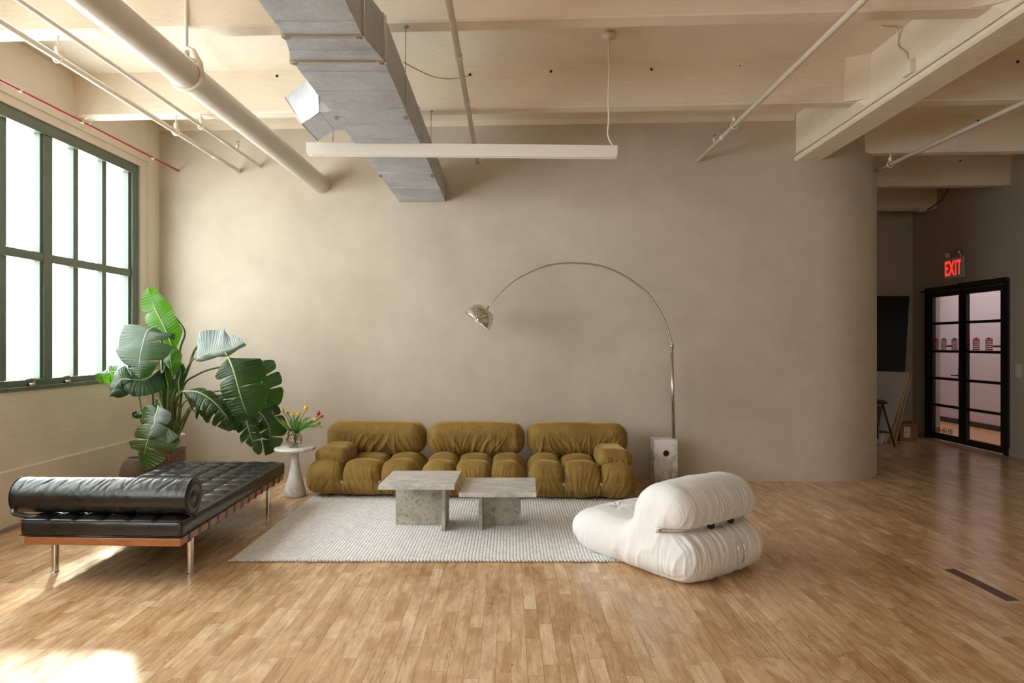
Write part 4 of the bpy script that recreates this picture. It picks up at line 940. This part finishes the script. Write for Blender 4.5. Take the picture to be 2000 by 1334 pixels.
dx_ = np.min([np.abs(x-c) for c in cxs], 0); dy_ = np.min([np.abs(y-c) for c in cys], 0); rr = np.sqrt(dx_**2+dy_**2)
d -= up*.016*np.exp(-rr/.014); th = np.arctan2(dy_, dx_); d += up*.004*np.exp(-rr/.05)*(rr > .008)*(np.sin(th*9+np.floor(x*6)*2)+.3)
side = 1-up; d += side*.006*np.sin(PI*np.clip((z+.052)/.104, 0, 1))+side*.003*(vnoise(x*9, y*9, z*9, 4)-.5)*2
V = dbarr(V+N*d[:, None]+np.array([(X0+X1)/2, (Y0+Y1)/2, .346]))
mt = link_mesh('mattress', V, Fc, 'leather', db)
m = MB()
for c in (0.0,):
    for zz in (.392, .300):
        m.tube([dbt(X0-.001, Y0-.001, zz), dbt(X1+.001, Y0-.001, zz)], .0035, 6)
        m.tube([dbt(X1+.001, Y0-.001, zz), dbt(X1+.001, Y1, zz)], .0035, 6)
m.tube([dbt(X1+.004, Y0+.175, .298), dbt(X1+.004, Y0+.175, .394)], .003, 6)
m.build('piping', 'leather', mt)
# wooden frame
for nm, bx_ in (('end_rail', (X0+.02, X1-.005, Y0+.0, Y0+.045)), ('end_rail', (X0+.02, X1-.005, Y1-.05, Y1-.005)), ('side_rail', (X1-.055, X1-.008, Y0+.045, Y1-.05)), ('side_rail', (X0+.02, X0+.067, Y0+.045, Y1-.05))):
    m = MB(); m.box(*bx_, .243, .292, dbt); m.build(nm, 'walnut', db, smooth=False, bevel=.006)
for k in range(13):
    y = Y0+.13+k*.148
    for xs_ in (X1-.058, X0+.017):
        m = MB(); m.box(xs_-.002, xs_+.053, y-.02, y+.02, .237, .2945, dbt); m.build('strap', 'leather', db, smooth=False, bevel=.004)
for (x, y) in ((-2.935, 4.385), (-2.052, 4.355), (-2.10, 5.884), (-2.98, 5.93)):
    m = MB(); m.lathe([(.024, 0), (.024, .004), (.0205, .006), (.0205, .262)], (x, y, 0), 24); m.build('leg', 'steel', db, auto=40)
# bolster
bx0, bx1 = -3.085, -1.985; by0 = 4.272; bz = .402+.113; n = 88; L_ = 150; V = []; Fc = []
xs = np.linspace(bx0, bx1, L_); TH = np.linspace(0, 2*PI, n, endpoint=False); XX, TT = np.meshgrid(xs, TH, indexing='ij')
wr_ = -ridge((XX+.07*np.sin(TT+.6)+.012*np.sin(XX*31))*15, np.cos(TT)*.8, np.sin(TT)*.8, 21, 11); wr2 = ridge((XX-.06*np.cos(TT))*34, np.cos(TT)*2.5, np.sin(TT)*2.5, 23, 3)-.3
RR = .1125+.0048*wr_*(.15+.85*np.clip(np.sin(TT-.7), 0, 1))+.0016*wr2+.003*np.sin(XX*5)
low = np.clip(-np.sin(TT)-.82, 0, 1); RR = RR*(1-low*.35)
RR = RR-.0048*wr_*(.15+.85*np.clip(np.sin(TT-.7), 0, 1))
for k in range(30):
    xk = bx0+.06+(bx1-bx0-.12)*(k+rng.uniform(.1, .9))/30; slp = rng.uniform(-.10, -.02); wd_ = rng.uniform(.004, .008); ca = rng.uniform(1.5, 2.3); ln_ = rng.uniform(.35, .8)
    RR = RR-rng.uniform(.002, .0048)*np.exp(-((XX-xk-slp*(TT-ca)-.012*np.sin(TT*3+k))/wd_)**2)*np.exp(-((TT-ca)/ln_)**4)
V = np.stack([XX, by0-.045*(XX+2.49)+RR*np.cos(TT), bz+RR*np.sin(TT)], -1).reshape(-1, 3)
Fc = [(i*n+k, i*n+(k+1) % n, (i+1)*n+(k+1) % n, (i+1)*n+k) for i in range(L_-1) for k in range(n)]
bo = link_mesh('bolster', V, Fc, 'leather', db)
for xe, sg in ((bx0, -1), (bx1, 1)):
    ye = by0-.045*(xe+2.49)
    m = MB(); m.lathe([(.1115, -.002), (.104, .008), (.085, .014), (.06, .012), (.046, .003), (.040, .002), (.034, .010), (.012, .012)], (xe, ye, bz), 44, axis=(sg, 0, 0)); m.build('end_disc', 'leather', bo)
    m = MB(); m.tube([(xe+sg*.001, ye+.1135*math.cos(a), bz+.1135*math.sin(a)) for a in np.linspace(0, 2*PI, 49)], .0036, 6, cap=False); m.build('end_piping', 'leather', bo)
for xs_ in (-2.98, -2.10):
    pts = [(xs_, by0+.112*math.cos(a), bz+.116*math.sin(a)) for a in np.linspace(.2, 1.35*PI, 14)][::-1][:1]
m = MB(); m.tube(catmull([(-3.06, 4.20, .455), (-3.04, 4.17, .43), (-2.98, 4.19, .408), (-2.9, 4.2, .404)], 10), .016, 8, flat=.5); m.build('bolster_strap', 'leather', bo)

# ------------------------------------------------------------------ white lounge chair
def chair():
    W = .835; f = Vector((-.60, .80, 0)); wv = Vector((.80, .60, 0))
    prof = [(.12, .012), (.5, .01), (.86, .02), (.97, .08), (1.02, .16), (.99, .25), (.88, .315), (.72, .325), (.58, .305), (.485, .315), (.43, .375), (.405, .46), (.36, .55), (.27, .608), (.16, .620), (.06, .588), (.0, .52), (-.015, .44), (.02, .37), (.065, .338),
            (.03, .305), (-.045, .25), (-.075, .16), (-.05, .07), (.02, .022)]
    prof = [(a, b*.935) for a, b in prof]
    pc = np.array(prof+prof[:1]); k = len(prof); ext = [prof[-2], prof[-1]]+prof+prof[:2]
    def cr(n):
        out = []
        for i in range(n):
            u = i/n*k; j = int(u); t = u-j; a, b, c, d = [np.array(ext[(j+q+1)]) for q in range(4)] if j+4 < len(ext) else [np.array(ext[(j+q+1) % len(ext)]) for q in range(4)]
            out.append(.5*((2*b)+(-a+c)*t+(2*a-5*b+4*c-d)*t*t+(-a+3*b-3*c+d)*t**3))
        return np.array(out)
    n = 150; C = cr(n); T = np.roll(C, -1, 0)-np.roll(C, 1, 0); T /= np.linalg.norm(T, axis=1)[:, None]
    Nn = np.stack([T[:, 1], -T[:, 0]], 1)        # outward for this winding, checked by area
    area = .5*np.sum(C[:, 0]*np.roll(C[:, 1], -1)-np.roll(C[:, 0], -1)*C[:, 1]); Nn *= (1 if area > 0 else -1)
    st = []; r = .125
    for wq in np.concatenate([-W/2+r*(1-np.cos(np.linspace(0, PI/2, 12))), np.linspace(-W/2+r, W/2-r, 30)[1:-1], W/2-r*(1-np.cos(np.linspace(PI/2, 0, 12)))]):
        t_ = max(0, abs(wq)-(W/2-r))/r; ins = r*(1-math.sqrt(max(0, 1-t_*t_)))
        body = .018*math.cos(wq/(W/2)*PI/2); st.append((wq, C-Nn*min(ins, .118)+Nn*body))
    m = len(st); V = [(p[0], wq, p[1]) for wq, ring in st for p in ring]
    Fc = [(i*n+k2, i*n+(k2+1) % n, (i+1)*n+(k2+1) % n, (i+1)*n+k2) for i in range(m-1) for k2 in range(n)]
    Fc += [tuple(range(n)), tuple((m-1)*n+k2 for k2 in range(n-1, -1, -1))]
    me = bpy.data.meshes.new('tmp'); me.from_pydata(V, [], Fc); bmx = bmesh.new(); bmx.from_mesh(me); bmesh.ops.recalc_face_normals(bmx, faces=bmx.faces); bmx.to_mesh(me); bmx.free()
    o = bpy.data.objects.new('tmp', me); COL.objects.link(o)
    a = o.modifiers.new('r', 'REMESH'); a.mode = 'VOXEL'; a.voxel_size = .0065
    b = o.modifiers.new('s', 'SMOOTH'); b.factor = .6; b.iterations = 14
    dg = bpy.context.evaluated_depsgraph_get(); m2 = bpy.data.meshes.new_from_object(o.evaluated_get(dg)); COL.objects.unlink(o); bpy.data.objects.remove(o)
    nv = len(m2.vertices); Vt = np.empty(nv*3); m2.vertices.foreach_get('co', Vt); Vt = Vt.reshape(-1, 3)
    Nm = np.empty(nv*3); m2.vertex_normals.foreach_get('vector', Nm); Nm = Nm.reshape(-1, 3); F2 = [tuple(p.vertices) for p in m2.polygons]
    s_, q_, z_ = Vt.T; sideN = np.abs(Nm[:, 1])**1.5; backN = np.clip(1-sideN, 0, 1)
    isroll = np.clip((z_-.32)/.04, 0, 1)*np.clip((.46-s_)/.06, 0, 1); islobe = np.clip((.315-z_)/.04, 0, 1)*np.clip((.35-s_)/.2, 0, 1); seat = 1-np.maximum(isroll, islobe)
    nearw = np.exp(-np.abs(z_-.335)/.11)
    d = .010*backN*(isroll*np.clip((.56-z_)/.15, 0, 1)+islobe)*(ridge(q_*26+np.sin(z_*9)*.5, s_*1.2, z_*3.0, 3, 3)-.3)
    d += .0075*backN*(isroll*np.clip((.58-z_)/.15, 0, 1)+islobe)*(ridge(q_*48+np.sin(z_*14)*.4, s_*2, z_*4, 5, 2)-.3)
    d += sideN*.009*(ridge((s_+.35*(z_-.3))*17, q_*2, z_*3, 8, 3)-.3)*(.35+.65*np.clip((.3-z_)/.2, 0, 1))
    d += sideN*.006*(ridge((s_+.1*z_)*36, q_*2, z_*2, 9, 3)-.3)*np.maximum(islobe, .25)
    d += .003*(vnoise(s_*12, q_*12, z_*12, 2)-.5)*2
    d -= .020*np.exp(-((z_-.315)/.014)**2)*np.clip((.20-s_)/.06, 0, 1)
    for (a_, b_) in ((.78, -.13), (.78, .15), (.62, .0)):      # seat dimples
        rr = np.sqrt((s_-a_)**2+(q_-b_)**2); up = np.clip(Nm[:, 2], 0, 1); d -= up*.035*np.exp(-rr/.028); ang = np.arctan2(q_-b_, s_-a_); d += up*.007*np.exp(-rr/.08)*np.sin(ang*9+a_*40)
    # vertical pull where the wires run
    wq = -.5
    Vt = Vt+Nm*d[:, None]
    base = Vector((1.015, 4.075, .0)); c0 = base+wv*(W/2-.03)
    R3 = np.array([[f.x, wv.x, 0], [f.y, wv.y, 0], [0, 0, 1]]); tow = lambda A: A@R3.T+np.array([c0.x, c0.y, 0])
    ch = thing('lounge_chair', 'puffy white fabric lounge chair with wire clamp around its back, seen from behind', 'armchair', (c0.x+f.x*.5, c0.y+f.y*.5, 0))
    Wd = tow(Vt); Wd[:, 2] += .004
    body = link_mesh('upholstery', Wd, F2, 'white', ch)
    bv = BVHTree.FromPolygons([tuple(v) for v in Vt], F2)
    def onto(p, dr, off):
        h = bv.ray_cast(Vector(p), Vector(dr)); 
        return (h[0]-Vector(dr).normalized()*off) if h[0] is not None else Vector(p)
    def w2(p): v = tow(np.array([list(p)]))[0]; return (v[0], v[1], v[2]+.004)
    path = []
    for i in range(60):
        u = i/59
        # walk round the back: start on the left side, pass the back, end on the right side
        if u < .2: k_ = u/.2; o_ = (.17-.10*k_, -1.0, 0); dr = (0, 1, 0)
        elif u > .8: k_ = (u-.8)/.2; o_ = (.07+.10*k_, 1.0, 0); dr = (0, -1, 0)
        else:
            k_ = (u-.2)/.6; an = -PI/2+PI*k_; o_ = (.1-math.cos(an)*1.0, math.sin(an)*1.0*.45*2, 0); tgt = (.22, math.sin(an)*.30, 0); dr = (tgt[0]-o_[0], tgt[1]-o_[1], 0)
        path.append((o_, dr))
    for dz in (.328, .306):
        pts = [onto((o_[0], o_[1], dz), dr, .004) for i_, (o_, dr) in enumerate(path)]
        A_ = np.array([list(p) for p in pts])
        for _ in range(5): A_[1:-1] = (A_[:-2]+A_[1:-1]*2+A_[2:])/4
        MB().tube([w2(p) for p in A_], .0055, 8).build('clamp_wire', 'chrome', ch)
    for sgn in (-1, 1):
        p = onto((.17, sgn*1.0, .317), (0, -sgn, 0), .004); m_ = MB(); m_.ball(w2(p), .018, .018, .018, 12, 8); m_.build('clamp_button', 'white', ch)
    for q in (-.06, .15):
        p = onto((-1.0, q, .317), (1, 0, 0), .012); m_ = MB(); c_ = Vector(w2(p)); m_.lathe([(.012, -.02), (.022, -.016), (.026, 0), (.022, .012), (.01, .016)], c_, 20, axis=tuple(-f)); m_.build('clamp_knob', 'rubber', ch)
    for q in (.035, .105):
        pts = [onto((-1.0, q, zz), (1, 0, 0), .008) for zz in np.linspace(.312, .05, 16)]+[onto((.0+sx_, q, -1.0), (0, 0, 1), .003) for sx_ in (.03, .1, .16)]
        A_ = np.array([list(p) for p in pts])
        for _ in range(5): A_[1:-1] = (A_[:-2]+A_[1:-1]*2+A_[2:])/4
        MB().tube([w2(p) for p in A_], .0045, 8).build('clamp_wire', 'chrome', ch)
    for (a_, b_) in ((.15, -.25), (.15, .25), (.8, -.25), (.8, .25)):
        c_ = Vector(w2((a_, b_, 0))); MB().lathe([(.03, 0), (.03, .06)], (c_.x, c_.y, .001), 14).build('foot', 'rubber', ch)
chair()

# ------------------------------------------------------------------ big potted plant
pc = Vector((-3.43, 6.70, 0)); pt = thing('potted_plant', 'tall broad leaved tropical plant in a brown speckled pot by the window', 'plant', tuple(pc))
MB().lathe([(.14, 0), (.17, .01), (.19, .10), (.202, .22), (.208, .34), (.206, .44), (.204, .52), (.204, .565), (.194, .568), (.19, .55), (.19, .50)], pc, 48).build('pot', 'pot', pt)
MB().lathe([(.188, .50), (.19, .52), (.01, .53)], pc, 32).build('soil', 'soil', pt)
pc2 = Vector((-3.445, 6.30, 0)); pt2 = thing('planter', 'small round brown speckled planter low behind the daybed corner', 'pot', tuple(pc2))
MB().lathe([(.09, 0), (.11, .01), (.15, .10), (.163, .20), (.158, .29), (.135, .365), (.11, .405), (.10, .42), (.088, .41), (.085, .36)], pc2, 40).build('pot', 'pot2', pt2)
MB().lathe([(.09, .36), (.08, .375), (.01, .38)], pc2, 24).build('soil', 'soil', pt2)
def crs(a, b): return np.cross(a, b)
def leaf(spine, wl, wr, N0, mat='leafd', cuts=(), drl=.25, drr=.25, roll=0.0, slant=.35, taper=(.25, .9), seed=0, curl=0.0, rib=.008, tipw=.03):
    """spine: world points base -> tip; wl/wr half widths; N0: the way the upper face looks; cuts: splits (side, u)"""
    M_ = 110; C = catmull(spine, M_); T = np.gradient(C, axis=0); T /= np.linalg.norm(T, axis=1)[:, None]
    N0 = np.array(N0, float); N0 /= np.linalg.norm(N0)
    Sd = crs(T, N0[None, :]); Sd /= np.linalg.norm(Sd, axis=1)[:, None]; Nn = crs(Sd, T)
    U = np.linspace(0, 1, M_); prof = (np.sin(PI*np.clip(U, 0, 1)**taper[0]**.0*1.0*.5+0)**0)  # placeholder of ones
    shape = np.clip(U/.16, 0, 1)**.55*np.clip((1-U)/.42, 0, 1)**.62
    shape = np.maximum(shape, 0)
    V = []; UVs = []; Fc = []; rs = np.random.RandomState(seed); nv_ = 9
    for sg, W_, dr in ((-1, wl, drl), (1, wr, drr)):
        cu = sorted([0]+[u for s_, u in cuts if s_ == sg]+[1])
        for a, b in zip(cu[:-1], cu[1:]):
            ia, ib = int(round(a*(M_-1))), int(round(b*(M_-1)))
            if ib-ia < 2: continue
            extra = rs.uniform(-.18, .30) if len(cu) > 2 else 0; sl = slant+rs.uniform(-.06, .10)*(len(cu) > 2)
            base = len(V); cnt = ib-ia+1
            for i in range(ia, ib+1):
                t = (i-ia)/(ib-ia)
                rnd = 1.0
                if len(cu) > 2:
                    e = abs(2*t-1); rnd = 1-.20*e**5
                    if ia == 0 and t < .5: rnd = 1
                    if ib == M_-1 and t > .5: rnd = 1
                w_ = W_*shape[i]*rnd
                for j in range(nv_):
                    v = j/(nv_-1); dd = (dr+extra)*v*v*W_+curl*v**4*W_
                    gapk = 0 if len(cu) <= 2 else .05*W_*v*(1 if t < .5 else -1)*abs(2*t-1)**6
                    p = C[i]+Sd[i]*sg*w_*v*math.cos(min(1.2, (dr+extra)*v))+T[i]*(sl*w_*v*(1-U[i]*.6)+gapk)-Nn[i]*dd
                    p = p+Nn[i]*.0035*math.sin(U[i]*150+v*2)*v*(1-v*.3)*min(1, w_/.06)+Nn[i]*.012*math.sin(U[i]*17+seed+sg)*v
                    V.append(p); UVs.append((U[i], v))
            for i in range(cnt-1):
                for j in range(nv_-1):
                    q = base+i*nv_+j; fq = (q, q+1, q+nv_+1, q+nv_); Fc.append(fq if sg > 0 else fq[::-1])
    lf = link_mesh('leaf', V, Fc, mat, pt)
    ul = lf.data.uv_layers.new(name='veins'); vi_ = np.zeros(len(lf.data.loops), dtype=np.int32); lf.data.loops.foreach_get('vertex_index', vi_)
    ul.data.foreach_set('uv', np.array(UVs, dtype=np.float32)[vi_].ravel())
    MB().tube([c+n*-.003 for c, n in zip(C[::3], Nn[::3])], list(np.linspace(rib, .0018, len(C[::3]))), 8).build('midrib', 'midrib', lf)
    return lf
def Q(cx_, cy_, Y): return P(180+cx_/3.177, 540+cy_/3.177, Y)
def stem(pts, r0=.013, r1=.007): MB().tube(catmull(pts, 28), list(np.linspace(r0, r1, 28)), 10).build('leaf_stalk', 'petiole', pt)
B0 = lambda dx=0, dy=0: pc+Vector((.05+dx, dy, .52))
# bright upright leaf at the top
leaf([Q(505, 455, 6.62), Q(450, 320, 6.60), Q(385, 190, 6.62), Q(345, 62, 6.68)], .15, .14, (-.15, -.95, .25), 'leafl', [(-1, .62)], .15, .2, seed=1)
stem([B0(.02, .05), Q(505, 800, 6.6), Q(525, 620, 6.62), Q(545, 450, 6.66), Q(575, 350, 6.7), Q(530, 270, 6.72), Q(460, 200, 6.68)], .014, .008)
stem([B0(-.02, .05), Q(470, 850, 6.62), Q(500, 650, 6.62), Q(505, 455, 6.62)])
# big leaf bending to the camera, upper left
leaf([Q(385, 312, 6.40), Q(340, 345, 6.32), Q(312, 430, 6.24), Q(292, 540, 6.2), Q(298, 640, 6.2)], .24, .29, (-.12, -.98, .15), 'leafs', [(-1, .45), (-1, .72), (1, .80)], .20, .22, slant=-.10, seed=2, rib=.010)
stem([B0(-.03, -.03), Q(440, 850, 6.5), Q(435, 560, 6.45), Q(430, 400, 6.42), Q(395, 312, 6.36)])
# lower left leaves
leaf([Q(420, 575, 6.42), Q(330, 640, 6.32), Q(225, 645, 6.25), Q(110, 735, 6.2)], .16, .15, (.15, -.75, .75), 'leafs', [(1, .4), (-1, .55)], .35, .30, slant=.15, seed=3)
leaf([Q(215, 600, 6.35), Q(150, 590, 6.35), Q(80, 600, 6.33), Q(8, 610, 6.3)], .10, .10, (-.3, -.8, .5), 'leafl', [(1, .3), (1, .55), (-1, .5), (-1, .75)], .4, .3, seed=4)
leaf([Q(240, 640, 6.24), Q(180, 640, 6.22), Q(140, 690, 6.22), Q(110, 745, 6.22)], .12, .13, (-.2, -.9, .3), 'leafd', [(-1, .5)], .3, .3, seed=14)
stem([B0(-.06, -.02), Q(385, 850, 6.5), Q(375, 730, 6.45), Q(350, 650, 6.4), Q(420, 575, 6.42)], .011, .006)
# leaf upper right, silvery from window sheen put into its colour
leaf([Q(640, 522, 6.45), Q(720, 478, 6.42), Q(830, 458, 6.42), Q(945, 412, 6.45)], .23, .06, (.15, -.93, .35), 'leafsheen', [(-1, .8)], .10, .9, slant=.15, seed=5)
stem([B0(.04), Q(500, 780, 6.55), Q(560, 630, 6.5), Q(620, 520, 6.47), Q(650, 510, 6.45)])
# drooping dark leaf at the right
leaf([Q(845, 500, 6.35), Q(880, 590, 6.30), Q(915, 720, 6.28), Q(950, 830, 6.30), Q(985, 905, 6.33)], .27, .18, (.1, -.97, .25), 'leafd', [(-1, .44), (1, .28), (1, .55)], .18, .30, slant=.02, seed=6, rib=.011)
stem([B0(.05, .05), Q(520, 800, 6.6), Q(600, 560, 6.55), Q(640, 450, 6.56), Q(700, 405, 6.58), Q(790, 420, 6.54), Q(845, 500, 6.35)], .014, .009)
# leaves behind it
leaf([Q(1000, 545, 6.75), Q(1050, 650, 6.72), Q(1075, 780, 6.7), Q(1070, 930, 6.68)], .19, .12, (.2, -.95, .2), 'leafd', [(-1, .28), (-1, .5), (-1, .75), (1, .5)], .12, .35, slant=-.25, seed=7)
leaf([Q(1010, 820, 6.62), Q(1070, 880, 6.6), Q(1105, 980, 6.58), Q(1075, 1115, 6.58)], .17, .15, (.2, -.95, .15), 'leafd', [(-1, .35), (-1, .7), (1, .3), (1, .55), (1, .75)], .12, .3, slant=.15, seed=8)
leaf([Q(950, 840, 6.45), Q(965, 930, 6.43), Q(990, 1010, 6.43), Q(1035, 1110, 6.43)], .10, .12, (.0, -.97, .2), 'leafd', [(-1, .3), (-1, .5), (-1, .7), (1, .35), (1, .6), (1, .8)], .4, .4, slant=.5, seed=9)
stem([B0(.08, .06), Q(560, 700, 6.65), Q(650, 610, 6.7), Q(780, 565, 6.74), Q(900, 560, 6.76), Q(1000, 545, 6.75)], .012, .007)
stem([B0(.08, .02), Q(640, 780, 6.62), Q(780, 710, 6.6), Q(880, 740, 6.6), Q(1010, 820, 6.62)], .011, .006)
# torn leaf hanging in the middle
leaf([Q(562, 712, 6.38), Q(650, 715, 6.32), Q(740, 765, 6.3), Q(820, 850, 6.3), Q(890, 950, 6.32)], .10, .22, (.25, -.85, .6), 'leafd', [(1, .15), (1, .28), (1, .40), (1, .52), (1, .66), (1, .8), (-1, .3), (-1, .5), (-1, .7)], .4, .75, slant=.25, seed=10, rib=.010)
leaf([Q(720, 740, 6.4), Q(790, 800, 6.38), Q(850, 870, 6.38), Q(885, 960, 6.4)], .12, .12, (-.1, -.95, .3), 'leafd', [(-1, .25), (-1, .45), (-1, .65), (1, .3), (1, .6)], .35, .35, slant=.5, seed=11)
stem([B0(.06, -.05), Q(540, 830, 6.5), Q(520, 760, 6.45), Q(562, 712, 6.38)], .011, .008)
stem([B0(.08, -.04), Q(570, 870, 6.5), Q(620, 815, 6.48), Q(700, 750, 6.43), Q(720, 740, 6.4)], .010, .006)
# front lower leaf over the daybed corner
leaf([Q(455, 862, 6.22), Q(405, 880, 6.16), Q(355, 980, 6.1), Q(328, 1080, 6.08), Q(300, 1200, 6.10)], .27, .20, (.0, -.97, .2), 'leafm', [(-1, .32), (-1, .70), (1, .35), (1, .58), (1, .78)], .15, .2, slant=.22, seed=12, rib=.010)
leaf([Q(412, 800, 6.20), Q(398, 860, 6.12), Q(380, 930, 6.06), Q(338, 1005, 6.05)], .12, .02, (.1, -.9, .4), 'leafsheen', [(-1, .55)], .35, .5, slant=.1, seed=13)
stem([B0(.0, -.1), Q(400, 930, 6.4), Q(402, 760, 6.32), Q(430, 800, 6.26), Q(455, 862, 6.22)], .010, .007)
# inner young leaves and trunks
leaf([Q(500, 620, 6.5), Q(490, 540, 6.48), Q(480, 480, 6.5), Q(460, 430, 6.52)], .10, .10, (-.2, -.95, .2), 'leafl', [], .3, .3, seed=15)
leaf([Q(470, 760, 6.45), Q(470, 680, 6.43), Q(455, 600, 6.43), Q(452, 545, 6.45)], .06, .06, (.3, -.95, .1), 'leafd', [], .7, .7, seed=16)
leaf([Q(545, 720, 6.48), Q(535, 660, 6.47), Q(548, 600, 6.47), Q(560, 540, 6.48)], .06, .06, (.3, -.95, .1), 'leafd', [], .5, .6, seed=17)
leaf([Q(318, 850, 6.45), Q(295, 850, 6.45), Q(268, 852, 6.45), Q(252, 838, 6.45)], .045, .045, (0, -.8, .6), 'leafd', [(1, .5)], .5, .5, seed=18, rib=.004)
stem([B0(-.16, .0), Q(325, 930, 6.5), Q(300, 790, 6.5), Q(284, 690, 6.5)], .007, .005)
stem([B0(-.15, .0), Q(322, 940, 6.5), Q(300, 890, 6.47), Q(296, 865, 6.45)], .006, .004)
for k, (a, b, c) in enumerate(((430, 500, 6.55), (445, 520, 6.6), (520, 640, 6.6), (410, 700, 6.55), (490, 700, 6.45), (540, 690, 6.55))):
    stem([B0(-.05+.035*k, .04*math.sin(k*2)), Q(440+12*k, 900, 6.58), Q((a+460)/2, 760, c), Q(a, b, c)], .020, .010)
for a, b in ((545, 830), (570, 870)):
    stem([B0(.10, -.02), Q(a-15, b+70, 6.5), Q(a+20, b-40, 6.45), Q(a+60, b-70, 6.42)], .008, .005)
